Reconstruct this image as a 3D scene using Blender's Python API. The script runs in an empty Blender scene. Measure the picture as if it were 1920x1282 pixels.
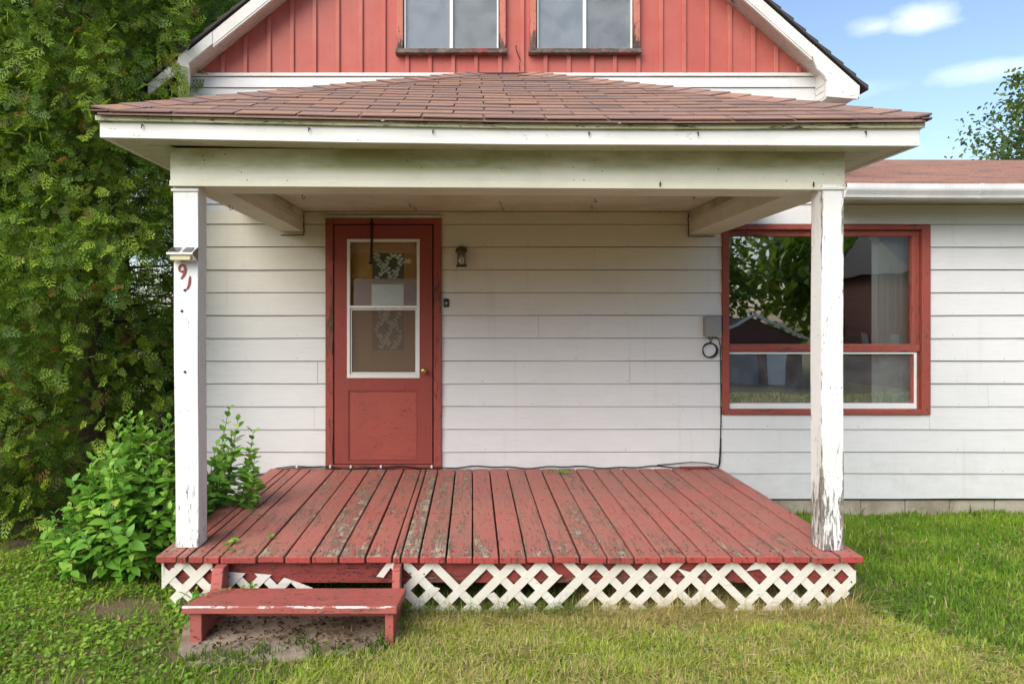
import bpy, math, random
import numpy as np
from mathutils import Vector, Matrix, noise as mnoise

random.seed(7); RNG = np.random.default_rng(7)
S = bpy.context.scene
COL = S.collection
CAMH = 1.66          # eye height
F = 1333.0           # focal length in photo pixels (1920 wide)
VX, VY = 885.0, 592.0
WALL = 6.2           # distance of the house front from the camera

# ---------------------------------------------------------------- camera
cd = bpy.data.cameras.new('camera'); cam = bpy.data.objects.new('camera', cd); COL.objects.link(cam)
cam.location = (0, 0, CAMH); cam.rotation_euler = (math.radians(90), 0, 0)
cd.sensor_width = 36; cd.lens = F / 1920 * 36
cd.shift_x = (960 - VX) / 1920; cd.shift_y = (VY - 641) / 1920
cd.clip_start = 0.05; cd.clip_end = 2000
S.camera = cam
S.render.engine = 'CYCLES'

# ---------------------------------------------------------------- world, sun, exposure
SUN_EL, SUN_AZ = 38, 214          # azimuth clockwise from +Y
W = bpy.data.worlds.new('World'); S.world = W; W.use_nodes = True
nt = W.node_tree; nt.nodes.clear()
sky = nt.nodes.new('ShaderNodeTexSky'); sky.sky_type = 'NISHITA'; sky.sun_disc = False
sky.sun_elevation = math.radians(SUN_EL); sky.sun_rotation = math.radians(SUN_AZ)
sky.air_density = 1.0; sky.dust_density = 1.6; sky.ozone_density = 1.4
bg = nt.nodes.new('ShaderNodeBackground'); bg.inputs['Strength'].default_value = 0.142
wo = nt.nodes.new('ShaderNodeOutputWorld')
geo = nt.nodes.new('ShaderNodeTexCoord')
def wmath(op, a, b=None, clamp=False):
    n = nt.nodes.new('ShaderNodeMath'); n.operation = op; n.use_clamp = clamp
    for i, v in enumerate((a, b)):
        if v is None: continue
        if isinstance(v, (int, float)): n.inputs[i].default_value = v
        else: nt.links.new(v, n.inputs[i])
    return n.outputs[0]
cn = nt.nodes.new('ShaderNodeTexNoise'); cn.inputs['Scale'].default_value = 7; cn.inputs['Detail'].default_value = 9
cn.inputs['Roughness'].default_value = 0.55
cm = nt.nodes.new('ShaderNodeMapping'); cm.inputs['Scale'].default_value = (1, 1, 2.6)
nt.links.new(geo.outputs['Generated'], cm.inputs[0]); nt.links.new(cm.outputs[0], cn.inputs['Vector'])
clouds = None
def cloud(px, py, rx, ry, gain):      # a small cloud in a direction of the sky
    d = Vector(((px - VX) / F, 1, (VY - py) / F)).normalized()
    right = Vector((d.y, -d.x, 0)).normalized(); up = right.cross(d)
    def dot(v):
        n = nt.nodes.new('ShaderNodeVectorMath'); n.operation = 'DOT_PRODUCT'
        nt.links.new(geo.outputs['Generated'], n.inputs[0]); n.inputs[1].default_value = v
        return n.outputs['Value']
    a = wmath('DIVIDE', dot(right), rx / F); b = wmath('DIVIDE', dot(up), ry / F)
    r = wmath('SQRT', wmath('ADD', wmath('MULTIPLY', a, a), wmath('MULTIPLY', b, b)))
    front = wmath('GREATER_THAN', dot(d), 0.0)
    m = wmath('SUBTRACT', 1.0, r)
    m = wmath('ADD', m, wmath('MULTIPLY', wmath('SUBTRACT', cn.outputs['Fac'], 0.5), 3.2))
    m = wmath('MULTIPLY', wmath('MULTIPLY', wmath('MULTIPLY', m, .8, True), gain), front)
    return m
for c in ((1728, 44, 62, 34, 0.9), (1640, 50, 48, 18, 0.5), (1860, 128, 110, 22, 0.55), (1500, 182, 200, 20, 0.25), (-2500, 100, 500, 90, .6), (4200, -300, 700, 150, .6)):
    k = cloud(*c); clouds = k if clouds is None else wmath('MAXIMUM', clouds, k)
mx = nt.nodes.new('ShaderNodeMix'); mx.data_type = 'RGBA'
nt.links.new(clouds, mx.inputs[0]); nt.links.new(sky.outputs[0], mx.inputs[6]); mx.inputs[7].default_value = (6.9, 7.1, 7.5, 1)
nt.links.new(mx.outputs[2], bg.inputs[0]); nt.links.new(bg.outputs[0], wo.inputs[0])
sl = bpy.data.lights.new('sun', 'SUN'); sl.energy = 2.35; sl.angle = math.radians(48); sl.color = (1, .955, .89)
so = bpy.data.objects.new('sun', sl); COL.objects.link(so)
_a = math.radians(SUN_AZ); _e = math.radians(SUN_EL)
sdir = Vector((math.sin(_a) * math.cos(_e), math.cos(_a) * math.cos(_e), math.sin(_e)))
so.rotation_euler = sdir.to_track_quat('Z', 'Y').to_euler(); so.location = sdir * 30
S.view_settings.view_transform = 'Standard'; S.view_settings.look = 'None'
S.view_settings.gamma = 1; S.view_settings.use_curve_mapping = False
S.view_settings.exposure = 0.68

# ---------------------------------------------------------------- helpers
def P(x, y, Y): return ((x - VX) * Y / F, Y, CAMH + (VY - y) * Y / F)
def PX(x, Y=WALL): return (x - VX) * Y / F
def PZ(y, Y=WALL): return CAMH + (VY - y) * Y / F
WL = {}
def prop(o, label=None, cat=None, group=None, kind=None):
    if label: o['label'] = label
    if cat: o['category'] = cat
    if group: o['group'] = group
    if kind: o['kind'] = kind
    return o
def link(o, parent, w):
    COL.objects.link(o); w = Vector(w)
    if parent is not None:
        o.parent = parent; o.location = w - WL[parent.name]
    else: o.location = w
    WL[o.name] = w
    return o
def empty(name, loc, label, cat, group=None):
    o = bpy.data.objects.new(name, None); o.empty_display_size = .1
    link(o, None, loc); return prop(o, label, cat, group)
class MB:
    def __init__(s): s.v = []; s.f = []; s.fm = []; s.cur = 0
    def mat(s, i): s.cur = i; return s
    def add(s, vs, fs):
        n = len(s.v); s.v += [tuple(q) for q in vs]
        for q in fs: s.f.append(tuple(i + n for i in q)); s.fm.append(s.cur)
        return s
    def box(s, x0, x1, y0, y1, z0, z1):
        if x0 > x1: x0, x1 = x1, x0
        if y0 > y1: y0, y1 = y1, y0
        if z0 > z1: z0, z1 = z1, z0
        return s.add([(x0,y0,z0),(x1,y0,z0),(x1,y1,z0),(x0,y1,z0),(x0,y0,z1),(x1,y0,z1),(x1,y1,z1),(x0,y1,z1)],
              [(0,3,2,1),(4,5,6,7),(0,1,5,4),(1,2,6,5),(2,3,7,6),(3,0,4,7)])
    def prism_xz(s, pts, y0, y1):      # polygon in XZ (anticlockwise seen from -Y), pushed along Y
        n = len(pts)
        v = [(x, y0, z) for x, z in pts] + [(x, y1, z) for x, z in pts]
        f = [tuple(range(n)), tuple(range(2*n-1, n-1, -1))]
        f += [(i, i+n, (i+1) % n + n, (i+1) % n) for i in range(n)]
        return s.add(v, f)
    def prism_yz(s, pts, x0, x1, dz=None, n=1):      # polygon in YZ pushed along X in n steps with sag dz(x)
        k = len(pts); v = []
        for i in range(n + 1):
            x = x0 + (x1 - x0) * i / n; d = dz(x) if dz else 0
            v += [(x, y, z + d) for y, z in pts]
        f = [tuple(range(k-1, -1, -1)), tuple(range(n*k, n*k+k))]
        for i in range(n):
            f += [(i*k+j, i*k+(j+1) % k, (i+1)*k+(j+1) % k, (i+1)*k+j) for j in range(k)]
        return s.add(v, f)
    def tube(s, path, r, sides=7, r1=None, caps=True):
        path = [Vector(p) for p in path]; n = len(path); base = []
        t0 = (path[1] - path[0]).normalized()
        up = Vector((0, 0, 1)) if abs(t0.z) < .9 else Vector((1, 0, 0))
        u = t0.cross(up).normalized()
        for i, p in enumerate(path):
            t = (path[min(i+1, n-1)] - path[max(i-1, 0)]).normalized()
            u = (u - t * u.dot(t)).normalized(); w = t.cross(u)
            rr = r if r1 is None else r + (r1 - r) * i / (n - 1)
            base += [p + (u * math.cos(a) + w * math.sin(a)) * rr for a in [2*math.pi*k/sides for k in range(sides)]]
        f = []
        for i in range(n - 1):
            f += [(i*sides+k, i*sides+(k+1) % sides, (i+1)*sides+(k+1) % sides, (i+1)*sides+k) for k in range(sides)]
        if caps: f += [tuple(range(sides-1, -1, -1)), tuple(range((n-1)*sides, n*sides))]
        return s.add(base, f)
    def lathe(s, prof, c, axis='Z', n=20):    # prof: (radius, height)
        c = Vector(c); v = []
        for r, h in prof:
            for k in range(n):
                a = 2*math.pi*k/n; p, q = r*math.cos(a), r*math.sin(a)
                v.append(c + (Vector((p, q, h)) if axis == 'Z' else Vector((p, -h, q))))
        f = []
        for i in range(len(prof) - 1):
            f += [(i*n+k, i*n+(k+1) % n, (i+1)*n+(k+1) % n, (i+1)*n+k) for k in range(n)]
        f += [tuple(range(n-1, -1, -1)), tuple(range((len(prof)-1)*n, len(prof)*n))]
        return s.add(v, f)
    def build(s, name, mats, parent=None, smooth=False, bevel=0, origin=None, seg=1):
        a = np.array(s.v)
        if origin is None:
            lo, hi = a.min(0), a.max(0); origin = ((lo[0]+hi[0])/2, (lo[1]+hi[1])/2, lo[2])
        a = a - np.array(origin)
        me = bpy.data.meshes.new(name); me.from_pydata(a.tolist(), [], s.f)
        if not isinstance(mats, (list, tuple)): mats = [mats]
        for m in mats: me.materials.append(m)
        if len(mats) > 1: me.polygons.foreach_set('material_index', s.fm)
        if smooth: me.polygons.foreach_set('use_smooth', [True] * len(s.f))
        me.update()
        o = bpy.data.objects.new(name, me); link(o, parent, origin)
        if bevel:
            b = o.modifiers.new('bevel', 'BEVEL'); b.width = bevel; b.segments = seg; b.limit_method = 'ANGLE'
        return o
def Box(name, mat, parent, x0, x1, y0, y1, z0, z1, bevel=0, seg=1):
    return MB().box(x0, x1, y0, y1, z0, z1).build(name, mat, parent, bevel=bevel, seg=seg)
def clip(poly, a, b, c):      # keep a*x+b*y <= c
    out = []
    for i in range(len(poly)):
        p, q = poly[i], poly[(i+1) % len(poly)]
        dp, dq = a*p[0]+b*p[1]-c, a*q[0]+b*q[1]-c
        if dp <= 0: out.append(p)
        if (dp < 0 < dq) or (dq < 0 < dp):
            t = dp / (dp - dq); out.append((p[0]+(q[0]-p[0])*t, p[1]+(q[1]-p[1])*t))
    return out
def clip_convex(poly, region):      # region anticlockwise
    for i in range(len(region)):
        (x0, y0), (x1, y1) = region[i], region[(i+1) % len(region)]
        a, b = (y1 - y0), -(x1 - x0)
        poly = clip(poly, a, b, a*x0 + b*y0)
        if len(poly) < 3: return []
    return poly
def interp(x, xs, ys): return float(np.interp(x, xs, ys))

# ---------------------------------------------------------------- materials
class NT:
    def __init__(s, name):
        s.m = bpy.data.materials.new(name); s.m.use_nodes = True; s.t = s.m.node_tree; s.t.nodes.clear()
        s.out = s.n('ShaderNodeOutputMaterial')
    def n(s, t): return s.t.nodes.new(t)
    def set(s, sock, v):
        if v is None: return
        if isinstance(v, bpy.types.NodeSocket): s.t.links.new(v, sock)
        elif isinstance(v, (tuple, list)) and len(v) == 3 and sock.type == 'RGBA': sock.default_value = (*v, 1)
        else: sock.default_value = v
    def pos(s, rnd=0.0):
        g = s.n('ShaderNodeNewGeometry').outputs['Position']
        if not rnd: return g
        i = s.n('ShaderNodeObjectInfo').outputs['Random']
        v = s.n('ShaderNodeVectorMath'); v.operation = 'ADD'
        c = s.n('ShaderNodeCombineXYZ'); q = s.math('MULTIPLY', i, rnd)
        for k in range(3): s.set(c.inputs[k], q)
        s.set(v.inputs[0], g); s.set(v.inputs[1], c.outputs[0]); return v.outputs[0]
    def gen(s): return s.n('ShaderNodeTexCoord').outputs['Generated']
    def rand(s): return s.n('ShaderNodeObjectInfo').outputs['Random']
    def map(s, v, sc=(1,1,1), rot=(0,0,0)):
        m = s.n('ShaderNodeMapping'); s.set(m.inputs[0], v); m.inputs['Scale'].default_value = sc
        m.inputs['Rotation'].default_value = rot; return m.outputs[0]
    def noise(s, v, sc, det=4, rough=.55, dist=0):
        m = s.n('ShaderNodeTexNoise'); s.set(m.inputs['Vector'], v); m.inputs['Scale'].default_value = sc
        m.inputs['Detail'].default_value = det; m.inputs['Roughness'].default_value = rough; m.inputs['Distortion'].default_value = dist
        return m.outputs['Fac']
    def vor(s, v, sc, feat='F1', out='Distance'):
        m = s.n('ShaderNodeTexVoronoi'); m.feature = feat; s.set(m.inputs['Vector'], v); m.inputs['Scale'].default_value = sc
        return m.outputs[out]
    def math(s, op, a, b=None, clamp=False):
        m = s.n('ShaderNodeMath'); m.operation = op; m.use_clamp = clamp; s.set(m.inputs[0], a); s.set(m.inputs[1], b); return m.outputs[0]
    def step(s, v, lo, hi):
        m = s.n('ShaderNodeMapRange'); s.set(m.inputs[0], v); m.inputs[1].default_value = lo; m.inputs[2].default_value = hi
        m.clamp = True; return m.outputs[0]
    def ramp(s, v, stops):
        m = s.n('ShaderNodeValToRGB'); s.set(m.inputs[0], v); e = m.color_ramp.elements
        while len(e) < len(stops): e.new(.5)
        for k, (p, c) in enumerate(stops): e[k].position = p; e[k].color = (*c, 1)
        return m.outputs[0]
    def mix(s, f, a, b, mode='MIX'):
        m = s.n('ShaderNodeMix'); m.data_type = 'RGBA'; m.blend_type = mode; s.set(m.inputs[0], f); s.set(m.inputs[6], a); s.set(m.inputs[7], b)
        return m.outputs[2]
    def sep(s, v, i):
        m = s.n('ShaderNodeSeparateXYZ'); s.set(m.inputs[0], v); return m.outputs[i]
    def bump(s, h, d=.002, st=1, nrm=None):
        m = s.n('ShaderNodeBump'); s.set(m.inputs['Height'], h); m.inputs['Distance'].default_value = d; m.inputs['Strength'].default_value = st
        if nrm is not None: s.set(m.inputs['Normal'], nrm)
        return m.outputs[0]
    def bsdf(s, col, rough=.6, bump=None, metal=0, spec=.4, **kw):
        b = s.n('ShaderNodeBsdfPrincipled'); s.set(b.inputs['Base Color'], col); s.set(b.inputs['Roughness'], rough)
        b.inputs['Metallic'].default_value = metal; b.inputs['Specular IOR Level'].default_value = spec
        if bump is not None: s.set(b.inputs['Normal'], bump)
        for k, v in kw.items(): s.set(b.inputs[k], v)
        s.t.links.new(b.outputs[0], s.out.inputs[0]); return s.m

def simple(name, col, rough=.5, metal=0, var=.12, sc=40):
    t = NT(name); p = t.pos(3); n = t.noise(p, sc, 3)
    c = t.mix(t.math('MULTIPLY', n, var), col, tuple(x*.35 for x in col))
    return t.bsdf(c, rough, t.bump(n, .0006), metal)

def painted(name, paint, paint2, wood, axis, amount, chips=.5, edge=0.0, grime=(.25,.24,.18), grime_amt=.3,
            rough=.55, mould=None, rnd=20, low=0.0, high=None, dirt_lines=0.3):
    """Weathered paint on wood: flaked patches along the grain, hairline cracks, grime."""
    t = NT(name); p = t.pos(rnd); w = t.pos()
    st = {'X': (.16, 1, 1), 'Y': (1, .11, 1), 'Z': (1, 1, .14)}[axis]
    st2 = {'X': (.05, 1, 1), 'Y': (1, .05, 1), 'Z': (1, 1, .05)}[axis]
    pm = t.map(p, st); pg = t.map(p, st2)
    big = t.noise(pm, 17, 3, .5, .3); mid = t.noise(pm, 72, 6, .68, .8); grain = t.noise(pg, 160, 4, .65)
    patch = t.noise(p, 1.6, 2)
    v = t.math('ADD', t.math('MULTIPLY', big, .45), t.math('MULTIPLY', mid, .55))
    v = t.math('ADD', v, t.math('MULTIPLY', t.math('SUBTRACT', patch, .5), .22))
    v = t.math('ADD', v, t.math('MULTIPLY', t.math('SUBTRACT', grain, .5), .16))
    if rnd: v = t.math('ADD', v, t.math('MULTIPLY', t.math('SUBTRACT', t.rand(), .5), .07))
    if high and high[0] == 1:
        wx = t.math('ABSOLUTE', t.math('SUBTRACT', t.sep(w, 0), -.35)); v = t.math('ADD', v, t.math('MULTIPLY', t.step(wx, 1.1, .1), .022))
    if edge:
        g = t.gen()
        ex = t.math('ABSOLUTE', t.math('SUBTRACT', t.sep(g, 0 if axis != 'X' else 2), .5))
        if axis == 'Z': ex = t.math('MINIMUM', ex, t.math('ABSOLUTE', t.math('SUBTRACT', t.sep(g, 1), .5)))
        e = t.step(ex, .33, .5); v = t.math('ADD', v, t.math('MULTIPLY', t.math('MULTIPLY', e, e), edge))
    if low:
        lz = t.step(t.sep(t.gen(), 2), .55, 0.0); v = t.math('ADD', v, t.math('MULTIPLY', t.math('MULTIPLY', lz, lz), low))
    if high: # (axis index, from, to, amount) in world metres
        hz = t.step(t.sep(w, high[0]), high[1], high[2]); v = t.math('ADD', v, t.math('MULTIPLY', hz, high[3]))
    thr = 1 - amount
    mask = t.step(v, thr, thr + .018)
    rim = t.math('SUBTRACT', t.step(v, thr - .022, thr), mask)
    pc = t.mix(t.noise(p, 5, 4, .6), paint, paint2)
    pc = t.mix(t.math('MULTIPLY', rim, .55), pc, tuple(min(1, x*.45) for x in paint))
    wc = t.mix(t.step(grain, .35, .65), tuple(x*.45 for x in wood), wood)
    wc = t.mix(t.step(t.noise(p, 14, 2), .45, .62), wc, tuple(x*1.35 for x in wood))
    c = t.mix(mask, pc, wc)
    # small dark chips and cracks
    ck = t.noise(t.map(p, tuple(.3 if q < 1 else 1 for q in st)), 75, 2, .5, 1.4)
    cm = t.step(ck, .715 - .06*chips, .735 - .06*chips)
    c = t.mix(t.math('MULTIPLY', cm, .8), c, (.05, .035, .03))
    gl = t.noise(pg, 38, 3, .6); c = t.mix(t.math('MULTIPLY', t.step(gl, .60, .72), dirt_lines), c, tuple(x*.4 for x in paint))
    gr = t.math('MULTIPLY', t.step(t.noise(w, 2.3, 6, .62), .42, .72), grime_amt); c = t.mix(gr, c, grime)
    if mould:   # (z0, z1, colour, amount): algae streak between two heights (world)
        zz = t.sep(w, 2); b = t.math('MULTIPLY', t.step(zz, mould[0], mould[0] + .05), t.step(zz, mould[1] + .03, mould[1] - .03))
        nn = t.step(t.noise(t.map(w, (.5, .5, 1.6)), 3.2, 6, .6), .36, .60)
        c = t.mix(t.math('MULTIPLY', t.math('MULTIPLY', b, nn), mould[3]), c, mould[2])
    h = t.math('ADD', t.math('MULTIPLY', mask, -1.0), t.math('MULTIPLY', grain, .35))
    h = t.math('ADD', h, t.math('MULTIPLY', cm, -.8)); h = t.math('ADD', h, t.math('MULTIPLY', rim, .5))
    return t.bsdf(c, t.mix(mask, (rough,)*3, (.9,)*3), t.bump(h, .0022), spec=.3)

RED, RED2 = (.46, .112, .085), (.40, .088, .066)
M = {}
M['deck'] = painted('deck_paint', (.48, .165, .13), (.41, .12, .095), (.36, .26, .19), 'Y', .402, chips=1.0, edge=.035, grime=(.25,.2,.14), grime_amt=.4, rnd=30, high=(1, 4.5, 3.95, .04), dirt_lines=.5)
M['deck_end'] = painted('deck_end_paint', (.44, .075, .062), (.36, .055, .048), (.16, .10, .07), 'Z', .40, chips=1.3, grime=(.12,.05,.04), grime_amt=.5, rnd=30, dirt_lines=.5)
M['deck_bad'] = painted('deck_paint_worn', (.46, .17, .135), (.40, .13, .10), (.37, .275, .20), 'Y', .432, chips=1.1, edge=.06, grime=(.25,.2,.14), grime_amt=.4, rnd=30, high=(1, 4.5, 3.95, .05), dirt_lines=.6)
M['rim'] = painted('rim_paint', (.29, .05, .042), (.21, .04, .035), (.16, .09, .06), 'X', .42, chips=1.5, grime=(.08,.05,.04), grime_amt=.5, dirt_lines=.6)
M['step'] = painted('step_paint', (.44, .12, .095), (.38, .09, .07), (.36, .29, .25), 'X', .375, chips=1.0, grime=(.13,.09,.08), grime_amt=.5)
M['white'] = painted('white_trim_paint', (.78, .775, .74), (.72, .71, .66), (.28, .25, .2), 'X', .31, chips=-.35, grime=(.36,.35,.26), grime_amt=.35, dirt_lines=.12)
M['fascia'] = painted('fascia_paint', (.80, .80, .77), (.75, .75, .72), (.3, .27, .2), 'X', .30, chips=-.35, grime=(.45,.44,.34), grime_amt=.3, mould=(2.665, 2.80, (.36,.37,.18), .75), dirt_lines=.12)
M['drip'] = painted('drip_edge_paint', (.62, .62, .44), (.5, .52, .33), (.10, .08, .05), 'X', .41, chips=1.2, grime=(.16,.16,.07), grime_amt=.6)
M['beam'] = painted('beam_paint', (.72, .71, .60), (.66, .65, .52), (.3, .27, .2), 'X', .28, chips=-.35, grime=(.40,.38,.25), grime_amt=.35, mould=(2.46, 2.63, (.26, .27, .08), .8), dirt_lines=.15)
M['soffit'] = painted('soffit_paint', (.66, .63, .52), (.58, .55, .42), (.22, .18, .12), 'X', .33, chips=.7, grime=(.34,.30,.18), grime_amt=.45, dirt_lines=.3)
M['rake'] = painted('rake_soffit_paint', (.66, .57, .53), (.6, .5, .45), (.2, .13, .09), 'X', .33, chips=1.3, grime=(.4,.36,.28), grime_amt=.3)
M['post'] = painted('post_paint', (.80, .80, .79), (.76, .76, .75), (.20, .175, .145), 'Z', .325, chips=0, edge=.075, grime=(.5,.49,.42), grime_amt=.2, low=.08, dirt_lines=.12)
M['post_worn'] = painted('post_paint_worn', (.79, .79, .77), (.73, .73, .70), (.21, .185, .155), 'Z', .345, chips=.1, edge=.17, grime=(.45,.43,.36), grime_amt=.25, low=.17, dirt_lines=.2)
M['door'] = painted('door_paint', (.30, .064, .048), (.24, .047, .036), (.1, .05, .04), 'Z', .27, chips=.3, grime=(.2,.06,.05), grime_amt=.3, rnd=3, dirt_lines=.25)
M['doorpanel'] = painted('door_panel_paint', (.36, .085, .062), (.29, .062, .047), (.12, .05, .04), 'X', .31, chips=.7, grime=(.2,.06,.05), grime_amt=.3, rnd=3, dirt_lines=.5)
M['trimred'] = painted('red_trim_paint', (.345, .08, .058), (.28, .06, .045), (.15, .10, .08), 'Z', .385, chips=1.2, edge=.05, grime=(.15,.07,.05), grime_amt=.35)
M['trimredx'] = painted('red_trim_paint_level', (.345, .08, .058), (.28, .06, .045), (.18, .125, .10), 'X', .415, chips=1.2, grime=(.15,.07,.05), grime_amt=.35)
M['trimrot'] = painted('rotten_trim_paint', (.48, .15, .10), (.52, .19, .13), (.10, .075, .065), 'Z', .355, chips=1, edge=.04, low=.22, grime=(.1,.07,.06), grime_amt=.3)
M['sillrot'] = painted('rotten_sill_paint', (.40, .08, .06), (.33, .06, .05), (.15, .12, .10), 'X', .56, chips=1.2, grime=(.06,.05,.05), grime_amt=.4)
M['gable'] = painted('gable_panel_paint', (.41, .085, .068), (.45, .12, .092), (.5, .38, .28), 'Z', .225, chips=-.35, grime=(.50,.21,.165), grime_amt=.35, rnd=5, dirt_lines=.15)
M['batten'] = painted('batten_paint', (.42, .095, .073), (.47, .135, .10), (.5, .38, .28), 'Z', .25, chips=-.35, grime=(.56,.27,.21), grime_amt=.4, dirt_lines=.15)
M['lattice'] = painted('lattice_vinyl', (.70, .675, .61), (.64, .60, .52), (.5, .46, .38), 'X', .24, chips=-.35, grime=(.42,.36,.26), grime_amt=.45, rnd=9)

def siding_mat():
    t = NT('siding_paint'); p = t.pos(11); w = t.pos()
    g1 = t.noise(t.map(p, (.10, 1, 1.3)), 42, 5, .6, .8)
    g2 = t.noise(t.map(p, (.035, 1, 1)), 170, 3, .6)
    g = t.math('ADD', t.math('MULTIPLY', g1, .6), t.math('MULTIPLY', g2, .4))
    c = t.mix(t.noise(w, 1.1, 5, .6), (.63, .63, .62), (.69, .69, .68))
    ux = t.math('MULTIPLY', t.step(t.sep(w, 0), 2.15, 1.75), t.step(t.sep(w, 2), 2.62, 2.55))
    warm = t.math('MULTIPLY', t.step(t.sep(w, 2), 1.5, 2.6), ux)   # years of yellowish weathering near the ceiling
    c = t.mix(t.math('MULTIPLY', warm, .8), c, (.66, .60, .43))
    c = t.mix(t.math('MULTIPLY', t.step(g, .50, .60), .10), c, (.35, .33, .28))
    c = t.mix(t.math('MULTIPLY', t.step(t.noise(w, 2.5, 6, .65), .5, .75), .22), c, (.52, .51, .44))
    sp = t.vor(p, 9); c = t.mix(t.math('MULTIPLY', t.step(sp, .035, .022), .8), c, (.12, .09, .07))
    sc = t.noise(t.map(p, (.6, 1, 2)), 26, 3, .6, 1); c = t.mix(t.math('MULTIPLY', t.step(sc, .735, .75), .5), c, (.33, .29, .22))
    splash = t.math('MULTIPLY', t.step(t.sep(w, 2), .62, .30), t.step(t.noise(w, 7, 6, .7), .4, .65)); c = t.mix(t.math('MULTIPLY', splash, .14), c, (.30, .27, .2))
    run = t.step(t.noise(t.map(w, (1, 1, .06)), 14, 4, .6), .60, .74); c = t.mix(t.math('MULTIPLY', run, .16), c, (.4, .38, .31))
    return t.bsdf(c, .5, t.bump(g, .0022, .9), spec=.35)
M['siding'] = siding_mat()

def shingle_mat(name, a, b, d, k=1.0):
    t = NT(name); p = t.pos(13); r = t.rand()
    gr = t.vor(t.pos(), 330, out='Color'); gr = t.sep(gr, 0)
    c = t.ramp(r, [(0, a), (.35, b), (.7, d), (1, a)])
    c = t.mix(t.math('MULTIPLY', t.noise(p, 7, 5, .65), .6), c, tuple(x*.62 for x in b))
    c = t.mix(t.math('MULTIPLY', gr, .4), c, tuple(x*.30 for x in a)); 
    c = t.mix(t.math('MULTIPLY', t.step(gr, .86, .9), .5), c, (.5, .38, .32))
    c = t.mix(t.math('MULTIPLY', t.step(t.noise(t.pos(), 3, 5), .5, .7), .35), c, (.16, .13, .11))
    return t.bsdf(c, .92, t.bump(gr, .0018), spec=.15)
M['shingle'] = shingle_mat('asphalt_shingle', (.46, .28, .22), (.56, .30, .195), (.30, .215, .20))
M['shingle_edge'] = simple('shingle_cut_edge', (.15, .10, .085), .95)
def joined_shingle_mat():
    t = NT('asphalt_shingle_far'); w = t.pos()
    cell = t.sep(t.vor(t.map(w, (3.2, 7, 0)), 1, out='Color'), 0)
    c = t.ramp(cell, [(0, (.38,.235,.19)), (.5, (.46,.26,.195)), (1, (.29,.20,.18))])
    c = t.mix(t.math('MULTIPLY', t.noise(t.map(w, (.4, 3, 3)), 6, 5, .7), .5), c, (.12, .07, .06))
    return t.bsdf(c, .92, t.bump(t.noise(w, 200, 2), .002), spec=.15)
M['shingle_far'] = joined_shingle_mat()
M['shingle_dark'] = simple('dark_asphalt', (.075, .07, .068), .9, var=.5, sc=120)
M['black'] = simple('black_rubber', (.015, .014, .013), .45)
M['blackmetal'] = simple('black_metal', (.02, .018, .016), .4, .6)
M['rust'] = simple('rusty_steel', (.09, .035, .02), .8, .2)
M['brass'] = simple('worn_brass', (.62, .42, .16), .28, .95)
M['bronze'] = simple('dark_bronze', (.10, .075, .05), .42, .8)
M['greyplastic'] = simple('grey_plastic', (.27, .28, .27), .5, var=.3)
M['alu'] = simple('white_aluminium', (.74, .74, .71), .4, var=.15, sc=12)
M['steel'] = simple('stainless_steel', (.75, .75, .73), .3, .9)
M['panelcell'] = simple('solar_cell', (.06, .05, .05), .2)
M['yellowed'] = simple('yellowed_lens', (.62, .56, .34), .4)
M['gutter'] = painted('gutter_paint', (.78, .79, .79), (.70, .71, .70), (.3, .28, .24), 'X', .27, chips=-.35, grime=(.30,.29,.24), grime_amt=.45, rough=.35, dirt_lines=.25)
M['clear_lamp'] = None

def glass(name, refl=.16, tint=(1,1,1), rough=.0, haze=0.0):
    t = NT(name)
    f = t.n('ShaderNodeFresnel'); f.inputs[0].default_value = 1.5
    w = t.noise(t.pos(2), 1.3, 2); nb = t.bump(w, .004, .5)
    tr = t.n('ShaderNodeBsdfTransparent'); tr.inputs[0].default_value = (*tint, 1)
    gl = t.n('ShaderNodeBsdfGlossy'); gl.inputs['Roughness'].default_value = rough; t.set(gl.inputs['Normal'], nb)
    mxx = t.n('ShaderNodeMixShader'); t.set(mxx.inputs[0], t.math('ADD', t.math('MULTIPLY', f.outputs[0], 1.0), refl - .04, True))
    t.t.links.new(tr.outputs[0], mxx.inputs[1]); t.t.links.new(gl.outputs[0], mxx.inputs[2]); res = mxx.outputs[0]
    if haze:
        d = t.n('ShaderNodeBsdfDiffuse'); d.inputs[0].default_value = (.7, .74, .76, 1)
        m2 = t.n('ShaderNodeMixShader'); t.set(m2.inputs[0], t.math('MULTIPLY', t.step(t.noise(t.pos(), 6, 5, .6), .2, .8), haze))
        t.t.links.new(res, m2.inputs[1]); t.t.links.new(d.outputs[0], m2.inputs[2]); res = m2.outputs[0]
    t.t.links.new(res, t.out.inputs[0]); return t.m
M['glass'] = glass('window_glass', .31)
M['glass_low'] = glass('window_glass_lower', .32, haze=.10)
M['glass_up'] = glass('upstairs_glass', .05, haze=.2)
M['glass_door'] = glass('storm_glass', .07)
M['lampglass'] = glass('lamp_glass', .12, (.9, .9, .85), .1, haze=.35)
def screen_mat():
    t = NT('insect_screen'); tr = t.n('ShaderNodeBsdfTransparent'); d = t.n('ShaderNodeBsdfDiffuse'); d.inputs[0].default_value = (.22, .17, .13, 1)
    m = t.n('ShaderNodeMixShader'); m.inputs[0].default_value = .36
    t.t.links.new(tr.outputs[0], m.inputs[1]); t.t.links.new(d.outputs[0], m.inputs[2]); t.t.links.new(m.outputs[0], t.out.inputs[0]); return t.m
M['screen'] = screen_mat()
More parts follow.
